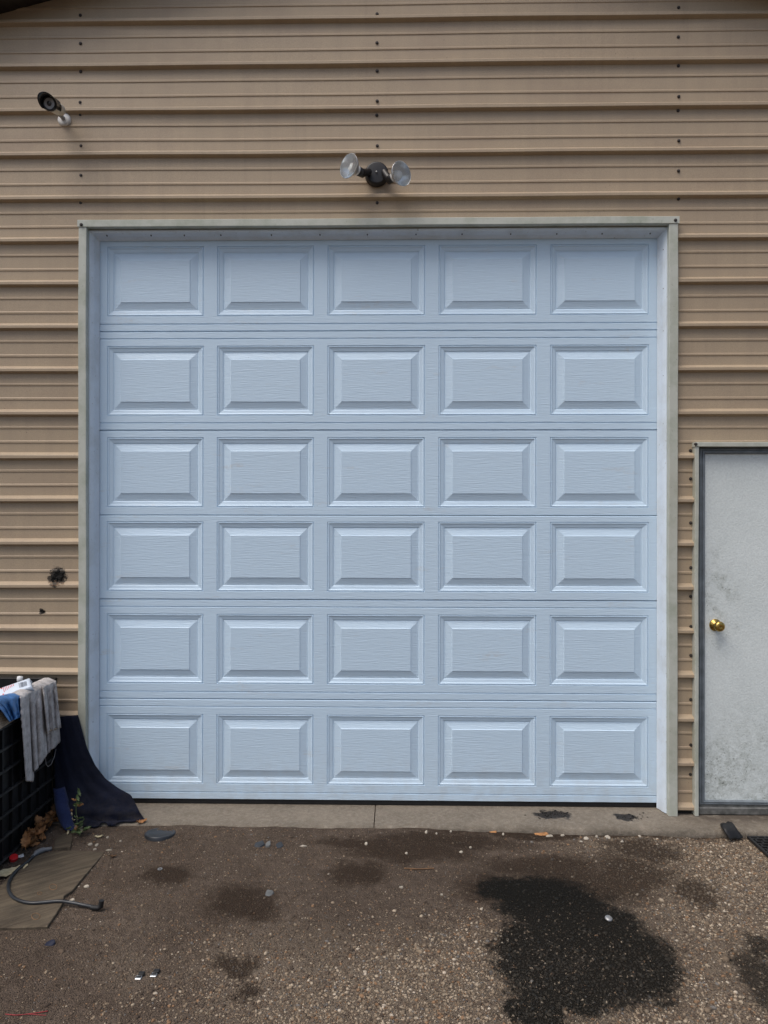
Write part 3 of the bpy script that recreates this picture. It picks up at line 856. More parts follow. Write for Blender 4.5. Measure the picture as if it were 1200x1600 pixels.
# ------------------------------------------------------------------ garage door: six sections of raised panels
gd = thing('garage_door', 'large white overhead garage door with six rows of five raised panels', 'garage door', (PY(586.5, 1252, YD).x, YD, 0.0))
DXC = PY(587.5, 800, YD).x
DW = 3.048
SEC = [(0.5334, 1), (0.5334, 1), (0.4572, 0), (0.4572, 0), (0.5334, 1), (0.5334, 1)]
PW, PH_, PS = 0.516, 0.371, 0.587
PYs = [1172.2, 1015.0, 870.0, 738.0, 594.3, 438.0]      # panel centres
def ring_panel():
    b = MB(); prof = [(0, 0), (0.0024, 0.0048), (0.0060, 0.0004), (0.0085, 0.0006), (0.014, 0.0045), (0.028, 0.0078), (0.0345, 0.0120), (0.0375, 0.0098), (0.0395, 0.0104), (0.0715, 0.0020), (0.0745, -0.0010)]
    L = []
    for (i_, y_) in prof:
        x_ = PW / 2 - i_; z_ = PH_ / 2 - i_
        L.append([(-x_, y_, -z_), (x_, y_, -z_), (x_, y_, z_), (-x_, y_, z_)])
    V = [p for r_ in L for p in r_]; Fs = []
    for i in range(len(L) - 1):
        for k in range(4):
            k2 = (k + 1) % 4; Fs.append((i * 4 + k, i * 4 + k2, (i + 1) * 4 + k2, (i + 1) * 4 + k))
    q = (len(L) - 1) * 4; Fs.append((q, q + 1, q + 2, q + 3))
    b.add(V, Fs); return b.mesh('raised_panel', M['door'])
PANEL = ring_panel()
PANEL_SEC = []
zb = PY(587, 1251.5, YD).z
seam_z = [PY(587, y_, YD).z for y_ in (1251.5, 1094, 937.5, 805.5, 672.0, 516.8, 358.0)]
for si, (h_, grooved) in enumerate(SEC):
    z0, z1 = seam_z[si] + 0.0010, seam_z[si + 1] - 0.0010
    pc = PY(587, PYs[si], YD).z
    pb, pt = pc - PH_ / 2, pc + PH_ / 2
    x0, x1 = DXC - DW / 2, DXC + DW / 2
    dy = (0.0, 0.0008, -0.0006, 0.0012, 0.0, 0.0005)[si]
    zs = [(z0, 0.045), (z0, 0.006), (z0 + 0.0035, 0.0)]
    if grooved:
        for gq in ((z0 + 0.038,) if True else ()): zs += [(gq - 0.0032, 0.0), (gq - 0.0004, 0.0055), (gq + 0.0036, 0.0)]
    zs += [(pb, 0.0), (pt, 0.0)]
    if grooved and si != 5:
        gq = z1 - 0.038; zs += [(gq - 0.0036, 0.0), (gq + 0.0004, 0.0055), (gq + 0.0032, 0.0)]
    zs += [(z1 - 0.0035, 0.0), (z1, 0.006), (z1, 0.045)]
    xsn = [(x0, None)]
    for k in range(5):
        c0 = DXC + (k - 2) * PS; xsn += [(c0 - PW / 2, k), (c0 + PW / 2, None)]
    xsn.append((x1, None))
    b = MB(); V = [(x_, YD + dy + y_, z_) for (z_, y_) in zs for (x_, _) in xsn]; nx = len(xsn); Fs = []
    for i in range(len(zs) - 1):
        for j in range(nx - 1):
            if zs[i][0] == pb and xsn[j][1] is not None: continue
            Fs.append((i * nx + j, i * nx + j + 1, (i + 1) * nx + j + 1, (i + 1) * nx + j))
    b.add(V, Fs)
    b.box(x0, x1, YD + dy + 0.0445, YD + dy + 0.050, z0, z1)
    so = b.build('door_section', M['door'], gd, (DXC, YD, z0))
    for k in range(5):
        o = bpy.data.objects.new('raised_panel', PANEL)
        link(o, so, (DXC + (k - 2) * PS, YD + dy, pc))
b = MB(); b.box(DXC - DW / 2, DXC + DW / 2, YD + 0.008, YD + 0.046, 0.0005, zb + 0.012, 0.004)
b.build('bottom_seal', M['rubber'], gd)

# ------------------------------------------------------------------ entry door
YE = 0.012
ed = thing('entry_door', 'dirty off-white entry door with brass knob at the right edge of the wall', 'door', (PY(1150, 1250, YE).x, YE, 0.0))
fx0 = PY(1092.5, 950, YE - 0.02).x; fx1 = PY(1101.5, 950, YE - 0.01).x
fz1 = PY(1150, 699.5, YE - 0.02).z; fz0 = PY(1150, 709, YE - 0.01).z
lz0 = PY(1150, 1250, YE).z; bz0 = PY(1150, 1257, YE - 0.01).z
rx1 = er - 0.028; rx0 = rx1 - (fx1 - fx0)
b = MB(); b.box(fx1 + 0.0005, rx0 - 0.0005, YE, YE + 0.044, lz0, fz0 - 0.0005); b.build('door_leaf', M['entry'], ed)
def frame_piece(poly_o, poly_i):
    """mitred rail of three stepped ribs between outer and inner edge lines"""
    (a0, a1), (b0, b1) = poly_o, poly_i
    a0, a1, b0, b1 = map(Vector, (a0, a1, b0, b1))
    steps = [(0.0, 0.040), (0.0, -0.012), (0.18, -0.018), (0.34, -0.018), (0.40, -0.010), (0.52, -0.010), (0.58, -0.016), (0.78, -0.016), (1.0, -0.008), (1.0, 0.040)]
    b = MB(); P = [[], []]
    for (u, y_) in steps:
        p = a0.lerp(b0, u); q_ = a1.lerp(b1, u)
        P[0].append((p.x, YE + y_, p.z)); P[1].append((q_.x, YE + y_, q_.z))
    b.grid(P, False); return recalc(b.build('edge_frame', M['entry_frame'], ed))
frame_piece(((fx0, 0, bz0), (fx0, 0, fz1)), ((fx1, 0, lz0), (fx1, 0, fz0)))
frame_piece(((fx0, 0, fz1), (rx1, 0, fz1)), ((fx1, 0, fz0), (rx0, 0, fz0)))
frame_piece(((rx1, 0, fz1), (rx1, 0, bz0)), ((rx0, 0, fz0), (rx0, 0, lz0)))
frame_piece(((rx1, 0, bz0), (fx0, 0, bz0)), ((rx0, 0, lz0), (fx1, 0, lz0)))
b = MB(); b.box(fx0 - 0.004, rx1 + 0.004, YE - 0.030, YE + 0.10, 0.003, bz0 - 0.010, 0.003); b.box(fx0 - 0.002, rx1 + 0.002, YE - 0.012, YE + 0.10, bz0 - 0.0095, bz0 - 0.001)
b.build('threshold', M['threshold'], bld)
kp = PY(1117.5, 976.5, YE)
b = MB(); b.lathe(kp, (0, -1, 0), [(0, 0.031), (0.004, 0.031), (0.008, 0.027), (0.012, 0.016), (0.024, 0.012), (0.030, 0.013), (0.036, 0.022), (0.046, 0.0265), (0.056, 0.025), (0.062, 0.019), (0.0635, 0.010), (0.062, 0.006), (0.062, 0.0)], 28)
kn = b.build('door_knob', M['brass'], ed, kp)
b = MB(); b.box(kp.x - 0.0008, kp.x + 0.0008, kp.y - 0.0632, kp.y - 0.060, kp.z - 0.004, kp.z + 0.004); b.build('keyway', M['char'], kn)

# ------------------------------------------------------------------ twin floodlight above the door
bp = PY(588.5, 272, -0.019)
fl = thing('floodlight', 'dark twin floodlight with two clear bulbs on the siding above the door', 'light fixture', bp)
b = MB(); b.lathe((bp.x, -0.003, bp.z), (0, -1, 0), [(0, 0.061), (0.022, 0.061), (0.031, 0.058), (0.035, 0.053), (0.0355, 0.050), (0.036, 0.0)], 36)
b.build('base_plate', M['bronze'], fl)
b = MB(); b.lathe((bp.x, -0.043, bp.z), (0, -1, 0), [(0, 0.005), (0.003, 0.005), (0.004, 0.0)], 10); b.build('cap_nut', M['grey_metal'], fl)
def lamp(ppx, ppy, Yf, root, rootY, ax):
    face = PY(ppx, ppy, Yf); ax = Vector(ax).normalized()
    neck = face - ax * 0.108
    r0 = PY(root[0], root[1], rootY)
    b = MB(); b.tube([r0, r0.lerp(neck, 0.4), neck + ax * 0.005], [0.015, 0.018, 0.019], 14)
    h = b.build('lamp_holder', M['bronze'], fl)
    b = MB(); b.lathe(neck - ax * 0.002, ax, [(0, 0.0), (0, 0.021), (0.040, 0.023), (0.042, 0.019)], 22); b.build('socket', M['bronze'], h)
    b = MB(); b.lathe(neck + ax * 0.040, ax, [(0, 0.021), (0.002, 0.0235), (0.009, 0.0235), (0.011, 0.021)], 22); b.build('collar', M['ceramic'], h)
    b = MB(); b.lathe(neck + ax * 0.049, ax, [(0, 0.018), (0.004, 0.023), (0.016, 0.036), (0.034, 0.051), (0.050, 0.0585), (0.054, 0.0605), (0.0545, 0.0590), (0.050, 0.0570), (0.034, 0.0495), (0.016, 0.0345), (0.005, 0.020), (0.004, 0.0)], 32)
    bu = b.build('bulb', M['silver'], fl)
    b = MB(); b.lathe(neck + ax * 0.054, ax, [(0, 0.019), (0.018, 0.022), (0.030, 0.019), (0.034, 0.013), (0.035, 0.0)], 22); b.build('burner_cup', M['ceramic'], bu)
    b = MB(); b.lathe(neck + ax * 0.1005, ax, [(0, 0.0585), (0.003, 0.0605), (0.006, 0.056), (0.009, 0.042), (0.0105, 0.022), (0.011, 0.0), ], 32)
    b.lathe(neck + ax * 0.0985, ax, [(0, 0.0), (0.0, 0.0585), (0.002, 0.0585)], 32)
    b.build('lens_cover', M['glass'], bu)
lamp(543.5, 258.5, -0.175, (577, 268), -0.045, (-0.66, -0.75, 0.02))
lamp(628.5, 270.5, -0.150, (600, 268), -0.040, (0.62, -0.78, -0.06))

# ------------------------------------------------------------------ bullet camera at upper left
cb = PY(101, 187.5, -0.004)
sc_ = thing('security_camera', 'white bullet security camera with black hooded face at the upper left of the wall', 'camera', cb)
b = MB(); b.lathe((cb.x, 0.0, cb.z), (0, -1, 0), [(0, 0.034), (0.010, 0.034), (0.016, 0.030), (0.018, 0.022), (0.019, 0.0)], 30); b.build('mount_base', M['cam_base'], sc_)
fc = PY(77.5, 162.0, -0.195); bk = PY(95, 173, -0.070)
ax = (fc - bk).normalized()
b = MB(); b.tube([(cb.x, -0.016, cb.z), (cb.x - 0.004, -0.040, cb.z + 0.004), bk + Vector((0, 0, -0.022)), bk + ax * 0.02 + Vector((0, 0, -0.022))], 0.011, 12); b.build('arm', M['grey_metal'], sc_)
b = MB(); b.lathe(bk, ax, [(0, 0.0), (0, 0.020), (0.004, 0.026), (0.012, 0.029), ((fc - bk).length - 0.006, 0.031)], 28); b.build('housing', M['cam_white'], sc_)
L_ = (fc - bk).length
b = MB(); b.lathe(bk, ax, [(L_ - 0.010, 0.030), (L_ - 0.010, 0.0335), (L_ + 0.006, 0.0335), (L_ + 0.006, 0.026), (L_ + 0.002, 0.025)], 28); b.build('bezel', M['gloss_black'], sc_)
b = MB(); b.lathe(bk, ax, [(L_ + 0.003, 0.026), (L_ + 0.003, 0.0)], 28)
fp = b.build('face_plate', M['cam_face'], sc_)
b = MB(); b.lathe(bk, ax, [(L_ + 0.004, 0.0), (L_ + 0.004, 0.0115), (L_ + 0.006, 0.0115), (L_ + 0.006, 0.0085), (L_ + 0.0075, 0.0)], 20); b.build('lens', M['lens'], fp)
# sun hood: arched shell, longest over the top left, black underneath and at its rim
a_ = ax.cross(Vector((0, 0, 1))).normalized(); u_ = a_.cross(ax).normalized()
def hood(r0, r1, m, l0, name):
    P = []
    for i in range(25):
        t_ = R(-38) + R(256) * i / 24
        lead = 0.5 + 0.5 * math.cos(t_ - R(118))
        row = []
        for (s__, rr_) in ((l0, r0), (L_ * 0.6, r0), (L_ + 0.004, r0), (L_ + 0.008 + 0.048 * lead ** 1.6, r0 + 0.003), (L_ + 0.007 + 0.047 * lead ** 1.6, r1), (L_, r1), (l0, r1)):
            row.append(bk + ax * s__ + (a_ * -math.cos(t_) + u_ * math.sin(t_)) * rr_)
        P.append(row)
    b = MB(); b.grid(P, True); return recalc(b.build(name, m, sc_))
hood(0.0375, 0.0350, M['gloss_black'], L_ - 0.020, 'hood')

# ------------------------------------------------------------------ black crate at left
XCR = PY(89.5, 1062, -0.045).x          # its side towards the door
ZCR = PY(60, 1058.5, -0.050).z
CB = -0.045; CF = -0.80; CLX = XCR - 0.62
gzc = gz(XCR, -0.4) + 0.002
cr = thing('plastic_crate', 'tall black plastic crate with ribbed lattice sides, full of rubbish', 'crate', (XCR - 0.3, -0.4, gzc))
TH = 0.012
def side_wall(x0, x1, y0, y1):
    b = MB(); b.box(x0, x1, y0, y1, gzc, ZCR - 0.002); b.build('side_wall', M['crate'], cr)
side_wall(XCR - 0.026, XCR - 0.018, CF + 0.02, CB - 0.02); side_wall(CLX + 0.018, CLX + 0.026, CF + 0.02, CB - 0.02)
side_wall(CLX + 0.02, XCR - 0.02, CB - 0.026, CB - 0.018); side_wall(CLX + 0.02, XCR - 0.02, CF + 0.018, CF + 0.026)
b = MB(); b.box(CLX + 0.02, XCR - 0.02, CF + 0.02, CB - 0.02, gzc + 0.001, gzc + 0.02); b.build('floor_panel', M['crate'], cr)
zr = [gzc + 0.004 + (ZCR - 0.02 - gzc) * k / 7 for k in range(8)]
for k, z_ in enumerate(zr[:-1]):
    b = MB(); b.box(XCR - 0.018, XCR, CF, CB, z_, z_ + 0.011, 0.002); b.build('horizontal_rib', M['crate_rib'], cr)
    b = MB(); b.box(CLX, XCR - 0.0185, CF, CF + 0.018, z_, z_ + 0.011, 0.002); b.build('horizontal_rib', M['crate_rib'], cr)
ny = 9
for k in range(ny + 1):
    y_ = CF + 0.004 + (CB - CF - 0.016) * k / ny
    b = MB(); b.box(XCR - 0.018, XCR - 0.003, y_, y_ + 0.008, gzc, ZCR - 0.03); b.build('vertical_rib', M['crate'], cr)
for k in range(7):
    x_ = CLX + 0.004 + (XCR - CLX - 0.05) * k / 6
    b = MB(); b.box(x_, x_ + 0.008, CF + 0.003, CF + 0.018, gzc, ZCR - 0.03); b.build('vertical_rib', M['crate'], cr)
for (x0, x1, y0, y1) in ((XCR - 0.022, XCR + 0.002, CF, CB), (CLX - 0.002, CLX + 0.022, CF, CB), (CLX + 0.022, XCR - 0.022, CB - 0.022, CB + 0.001), (CLX + 0.022, XCR - 0.022, CF - 0.001, CF + 0.022)):
    b = MB(); b.box(x0, x1, y0, y1, ZCR - 0.030, ZCR, 0.003); b.build('rim', M['crate'], cr)
# rubbish inside
rr = random.Random(5)
b = MB(); P = []
for i in range(16):
    row = []
    for j in range(16):
        row.append((CLX + 0.03 + (XCR - CLX - 0.06) * i / 15, CF + 0.03 + (CB - CF - 0.06) * j / 15, ZCR - 0.13 + rr.uniform(-.03, .03)))
    P.append(row)
b.grid(P, False); o = b.build('rubbish_sack', M['rubber'], None); tag(o, 'crumpled black sack of rubbish filling the black crate', 'sack')

# towel draped over the crate's side: points on the plane of that side, with folds
def on_side(px, py, off): return PX(px, py, XCR + off)
def drape(rows, mat, name, thick, folds, seed, nu=26, nv=30, top=None):
    """rows: (left px, right px, py-left, py-right) from top to bottom on the crate side"""
    rr = random.Random(seed); P = []
    n = len(rows)
    for i in range(nv):
        s__ = i / (nv - 1) * (n - 1); k = min(int(s__), n - 2); f = s__ - k
        r = [rows[k][q_] * (1 - f) + rows[k + 1][q_] * f for q_ in range(4)]
        row = []
        for j in range(nu):
            u = j / (nu - 1)
            px = r[0] + (r[1] - r[0]) * u; py = r[2] + (r[3] - r[2]) * u
            amp = min(1.0, i / (nv * 0.25))
            off = 0.010 + amp * (sum(a * math.sin(w * u * 6.283 + p_ + 0.25 * math.sin(3.0 * i / nv + p_)) for (a, w, p_) in folds) + 0.0015 * math.sin(i * 0.9 + j * 0.7)) + 0.004
            row.append(on_side(px, py, max(0.003, off + 0.006)))
        P.append(row)
    # carry the top over the rim and into the crate
    pre = []
    for (dx, dz) in ((-0.060, -0.05), (-0.045, 0.004), (-0.028, 0.012), (-0.006, 0.013)):
        pre.append([Vector((XCR + dx, p.y, p.z + dz - (0.0 if dz > 0 else 0.02 * math.sin(j)))) for j, p in enumerate(P[0])])
    b = MB(); b.sheet(pre + P, thick)
    return b
def lerp_tab(tab, u):
    for i in range(len(tab) - 1):
        if tab[i][0] <= u <= tab[i + 1][0]:
            f = (u - tab[i][0]) / (tab[i + 1][0] - tab[i][0]); return [tab[i][q_] * (1 - f) + tab[i + 1][q_] * f for q_ in range(1, len(tab[i]))]
    return list(tab[-1][1:])
def hanging(top, bot, crease, lift, thick, nu, nv, seed, over=True):
    rr = random.Random(seed); P = []
    for i in range(nv):
        v = i / (nv - 1); row = []
        for j in range(nu):
            u = j / (nu - 1); a = lerp_tab(top, u); d = lerp_tab(bot, u)
            px = a[0] + (d[0] - a[0]) * v; py = a[1] + (d[1] - a[1]) * v + (rr.uniform(-1.2, 1.2) if i == nv - 1 else 0)
            amp = min(1.0, v / 0.22)
            off = lift + 0.012 * amp * (0.5 + 0.5 * math.sin(u * 15 + 1.5 * v)) + 0.004 * amp * math.sin(u * 37 + 3 * v)
            for (cu, cw, cd, dr) in crease: off -= amp * cd * math.exp(-((u - cu - dr * v) / cw) ** 2)
            off += 0.0012 * math.sin(i * 1.7 + j * 0.9)
            row.append(on_side(px, py, max(0.003, off)))
        P.append(row)
    pre = []
    if over:
        for (dx, dz) in ((-0.060, -0.05), (-0.045, 0.004), (-0.028, 0.012), (-0.006, 0.013)):
            pre.append([Vector((XCR + dx, p.y, p.z + dz)) for p in P[0]])
    b = MB(); b.sheet(pre + P, thick); return b
tw = recalc(hanging([(0, 31, 1091), (0.5, 58, 1077), (1, 85.5, 1064)], [(0, 40, 1221), (0.20, 51, 1221), (0.24, 53, 1206), (0.4, 60, 1198), (0.6, 71, 1181), (0.8, 82, 1170), (1, 93.5, 1158)],
                    [(0.24, 0.035, 0.026, -0.02), (0.64, 0.025, 0.030, 0.02), (0.40, 0.05, 0.008, 0.0)], 0.024, 0.004, 60, 44, 3).build('towel', M['rag'], None))
tag(tw, 'dirty grey towel draped over the side of the black crate', 'towel')
recalc(hanging([(0, 66, 1073), (1, 86.5, 1063.5)], [(0, 74, 1146), (0.3, 79, 1143), (1, 94.5, 1137)], [], 0.036, 0.004, 16, 24, 5, False).build('folded_layer', M['rag'], tw))
b = MB(); b.tube([on_side(x, y, 0.006 + 0.004 * math.sin(x)) for (x, y) in ((72, 1172), (71, 1184), (72, 1194), (75, 1198), (80, 1194), (85, 1182), (88, 1168))], 0.0014, 6)
b.build('loose_thread', M['rag'], tw)
b = MB(); rr = random.Random(4)
b.tube([on_side(x, y, 0.046) for (x, y) in ((73, 1145), (78, 1141), (86, 1139), (94, 1136))], [0.003, 0.005, 0.005, 0.003], 6); b.build('frayed_hem', M['card'], tw)
rows = [(-14, 31, 1100, 1088), (-2, 32, 1106, 1098), (4, 33, 1113, 1108), (8, 34, 1119, 1116), (12, 33.5, 1125, 1120), (15, 27, 1128, 1122)]
bl = recalc(drape(rows, M['blue_bag'], 'blue', 0.002, [(0.008, 1.6, 1.0), (0.005, 3.7, 0.3), (0.0025, 7.0, 2.0)], 6, 26, 22).build('plastic_bag', M['blue_bag'], None))
tag(bl, 'crumpled blue plastic bag hanging over the crate rim beside the towel', 'bag')
# tan corrugated flap under the bag
P = []
for i in range(2):
    row = []
    for j in range(15):
        u = j / 14; px = (-30, 36)[i]
        ya = (1112, 1092)[i]; yb = (1158, 1117)[i]
        row.append(on_side(px, ya + (yb - ya) * u, 0.0042 + (0.0022 if j % 2 else 0.0)))
    P.append(row)
b = MB(); b.sheet(P, 0.0015, False); o = recalc(b.build('cardboard_flap', M['card'], None)); tag(o, 'tan ribbed cardboard strip hanging below the blue bag on the crate', 'cardboard')
# printed pouch lying on the crate
def pouch(c4, Y0, Y1, thick, mat, name, bulge=0.012):
    (a, bq, cq, d) = c4
    A, B_, C_, D_ = PY(*a, Y1), PY(*bq, Y1), PY(*cq, Y0), PY(*d, Y0)
    P = []
    for i in range(13):
        u = i / 12; row = []
        for j in range(9):
            v = j / 8; p = A.lerp(B_, u).lerp(D_.lerp(C_, u), v)
            p = p + Vector((0, -0.3, 1)).normalized() * bulge * (math.sin(math.pi * u) ** 0.6) * (math.sin(math.pi * v) ** 0.6)
            row.append(p)
        P.append(row)
    b = MB(); b.sheet(P, thick); return recalc(b.build(name, mat, None)), P
po, PP = pouch(((-40, 1090), (45.5, 1059.5), (48.5, 1073), (-35, 1108)), -0.36, -0.30, 0.03, M['pouch'], 'printed_pouch')
tag(po, 'white and blue printed package with red lettering and barcode on the crate', 'package')
def on_pouch(u, v, lift=0.0022):
    i = min(11.999, max(0, u * 12)); j = min(7.999, max(0, v * 8)); i0, j0 = int(i), int(j); fi, fj = i - i0, j - j0
    p = PP[i0][j0].lerp(PP[i0 + 1][j0], fi).lerp(PP[i0][j0 + 1].lerp(PP[i0 + 1][j0 + 1], fi), fj)
    return p + Vector((0, -0.5, 0.85)) * lift
def mark(b, u0, u1, v0, v1):
    b.add([on_pouch(u0, v0), on_pouch(u1, v0), on_pouch(u1, v1), on_pouch(u0, v1)], [(0, 1, 2, 3)])
b = MB()
for (u0, u1, v0, v1) in ((.30, .37, .18, .95), (.40, .425, .15, .95), (.44, .465, .15, .92), (.485, .505, .18, .85), (.52, .53, .22, .7), (.55, .56, .22, .62), (.58, .59, .22, .6), (.61, .62, .22, .55), (.64, .65, .22, .5), (.67, .68, .22, .48), (.70, .71, .22, .45)):
    mark(b, u0, u1, v0, v1)
b.build('red_lettering', M['redprint'], po)
b = MB(); rr = random.Random(2); u = .80
while u < .935:
    w = rr.choice((.004, .008, .012)); mark(b, u, u + w, .32, .80); u += w + rr.choice((.004, .007))
b.build('barcode', M['barcode'], po)
po2, PP2 = pouch(((-30, 1098), (20, 1082), (22, 1091), (-26, 1108)), -0.44, -0.37, 0.02, M['white'], 'white_packet', 0.008)
tag(po2, 'plain white packet in front of the printed package on the crate', 'packet')
b = MB(); p = PY(31, 1061, -0.20); b.lathe(p, (0.1, 0, 1), [(-0.05, 0.011), (-0.01, 0.011), (-0.006, 0.014), (0.012, 0.0135), (0.014, 0.0)], 14); o = b.build('white_bottle', M['white'], None); tag(o, 'small white bottle top poking up behind the printed package', 'bottle')

# ------------------------------------------------------------------ navy mat slumped against the jamb
rowsm = [  # left px,py  right px,py  Y left, Y right
    (80, 1121, 122, 1117, -0.046, -0.042), (83, 1150, 128, 1140, -0.060, -0.050), (85, 1178, 136, 1168, -0.075, -0.056), (86, 1205, 149, 1196, -0.095, -0.062),
    (87, 1228, 166, 1218, -0.120, -0.068), (89, 1250, 186, 1233, -0.150, -0.075), (92, 1268, 205, 1243, -0.180, -0.085), (97, 1283, 212, 1256, -0.205, -0.098), (105, 1294, 219, 1270, -0.225, -0.118), (113, 1302, 228, 1283, -0.235, -0.140)]
P = []
nr = 54; nu = 44
for i in range(nr):
    s__ = i / (nr - 1) * (len(rowsm) - 1); k = min(int(s__), len(rowsm) - 2); f = s__ - k
    r = [rowsm[k][q_] * (1 - f) + rowsm[k + 1][q_] * f for q_ in range(6)]
    row = []
    for j in range(nu):
        u = j / (nu - 1); v = i / (nr - 1)
        sag = 9.0 * math.sin(math.pi * u) * v ** 3
        p = PY(r[0] + (r[2] - r[0]) * u, r[1] + (r[3] - r[1]) * u + sag, r[4] + (r[5] - r[4]) * u)
        fold = -0.020 * math.exp(-((u - 0.30) / 0.07) ** 2) * v + 0.012 * math.sin(5.5 * u + 0.5) * v ** 2 + (0.006 * math.sin(11 * u + 5 * v) * math.sin(7 * v + 3 * u) + 0.004 * math.sin(23 * u - 9 * v + 1)) * (0.25 + v) - 0.016 * math.exp(-((v - 0.62 - 0.25 * u) / 0.05) ** 2) + 0.010 * math.exp(-((u - 0.62 + 0.2 * v) / 0.05) ** 2) * v
        p = p + (p - CAM_P).normalized() * fold * 0.9
        g_ = gz(p.x, p.y) + 0.006 if p.y < -0.19 else 0.004
        p.z = max(p.z, g_)
        row.append(p)
    P.append(row)
b = MB(); b.sheet(P, 0.005); mt = recalc(b.build('floor_mat', M['mat'], None))
tag(mt, 'dark navy floor mat slumped against the left door jamb', 'mat')
# turned edge showing the brighter pile
P2 = []
for i in range(14):
    v = 0.46 + 0.50 * i / 13
    a = P[int(v * (nr - 1))]
    row = []
    for j in range(7):
        u = j / 6
        w = 0.22 - 0.06 * (i / 13)
        q_ = a[0].lerp(a[min(nu - 1, int(w * nu))], u) + Vector((0.0, -0.022 - 0.022 * math.sin(math.pi * u), 0.004))
        q_.z = max(q_.z, gz(q_.x, q_.y) + 0.006)
        row.append(q_)
    P2.append(row)
b = MB(); b.sheet(P2, 0.004); recalc(b.build('turned_edge', M['mat_face'], mt))

# ------------------------------------------------------------------ small things on the ground
def flat_piece(pts_px, h, mat, name, label, cat, lift=0.003, group=None, bev=True):
    pts = [G(*p) for p in pts_px]
    zz_ = sum(p.z for p in pts) / len(pts) + lift
    c0 = sum(pts, Vector()) / len(pts)
    b = MB(); n = len(pts)
    lo = [(p.x, p.y, zz_ - 0.02) for p in pts]; mid = [(p.x, p.y, zz_ + h * 0.7) for p in pts]
    hi = [((p.x - c0.x) * 0.985 + c0.x, (p.y - c0.y) * 0.985 + c0.y, zz_ + h) for p in pts]
    V = lo + mid + hi
    b.add(V, [(i, (i + 1) % n, (i + 1) % n + n, i + n) for i in range(n)] + [(i + n, (i + 1) % n + n, (i + 1) % n + 2 * n, i + 2 * n) for i in range(n)] + [tuple(range(2 * n, 3 * n))])
    o = recalc(b.build(name, mat, None)); tag(o, label, cat, group); return o, zz_ + h
bo, zbo = flat_piece([(-60, 1462), (-20, 1454), (20, 1454), (74, 1452), (88, 1432), (98, 1416), (100, 1404), (113, 1396), (128, 1377), (146, 1355), (164, 1332), (136, 1330), (110, 1329), (84, 1331), (60, 1338), (40, 1350), (20, 1368), (0, 1392), (-30, 1420)],
                     0.008, M['board'], 'weathered_board', 'flat grey weathered board lying on the dirt under the hose', 'board')
for (x, y, w, h_) in ((83, 1386, 12, 9), (56, 1432, 13, 10), (62, 1396, 7, 4)):
    b = MB(); pts = []
    for k in range(18):
        a = 2 * math.pi * k / 18; q_ = PZ(x + w * .5 * math.cos(a), y + h_ * .5 * math.sin(a), zbo); pts.append(Vector((q_.x, q_.y, zbo + 0.0006)))
    pts.append(pts[0]); b.tube(pts, 0.0012, 5, True, False); b.build('oval_knot', M['leaf_dark'], bo)
o, _ = flat_piece([(84, 1330), (110, 1328), (113, 1312), (111, 1300), (98, 1304), (86, 1316)], 0.006, M['board'], 'board_scrap', 'narrow grey board scrap between the mat and the weathered board', 'board scrap')

hp = [(52, 1338), (40, 1349), (28, 1358), (18, 1370), (13, 1382), (14, 1393), (21, 1402), (33, 1408), (50, 1411), (72, 1409.5), (92, 1408), (110, 1410), (130, 1414), (148, 1417.5), (156, 1419)]
def smooth_path(pts, n=5):
    out = []
    for i in range(len(pts) - 1):
        p0, p1, p2, p3 = pts[max(i - 1, 0)], pts[i], pts[i + 1], pts[min(i + 2, len(pts) - 1)]
        for k in range(n):
            t_ = k / n
            out.append(0.5 * ((2 * p1) + (p2 - p0) * t_ + (2 * p0 - 5 * p1 + 4 * p2 - p3) * t_ * t_ + (3 * p1 - p0 - 3 * p2 + p3) * t_ ** 3))
    out.append(pts[-1]); return out
zh = zbo + 0.006
path = smooth_path([PZ(x, y, zh - (0.006 if x > 112 else 0)) for (x, y) in hp])
b = MB(); b.tube(path, 0.0065, 12); ho = b.build('rubber_hose', M['hose'], None); tag(ho, 'thin black rubber hose with elbow end curling across the board', 'hose')
e = path[-1]
b = MB(); b.tube([e + Vector((-0.035, 0.004, 0)), e + Vector((-0.006, 0, 0.001)), e + Vector((0.004, 0, 0.006)), e + Vector((0.006, 0.001, 0.030))], [0.0085, 0.0095, 0.010, 0.0105], 14); b.build('elbow', M['rubber'], ho)
b = MB(); b.tube(smooth_path([PZ(x, y, zh) for (x, y) in ((50, 1339), (58, 1332), (68, 1328), (81, 1326))]), [0.007] * 4 + [0.012] * 7 + [0.009] * 5, 12); b.build('hose_fitting', M['grey_rubber'], ho)

p = G(21.5, 1344)
b = MB(); b.lathe((p.x, p.y, p.z + 0.002), (0.15, -0.35, 1), [(0, 0.017), (0.004, 0.0185), (0.016, 0.0185), (0.019, 0.016), (0.019, 0.0)], 24, False); o = b.build('bottle_cap', M['red_plastic'], None); tag(o, 'red plastic bottle cap on the ground beside the crate', 'cap')

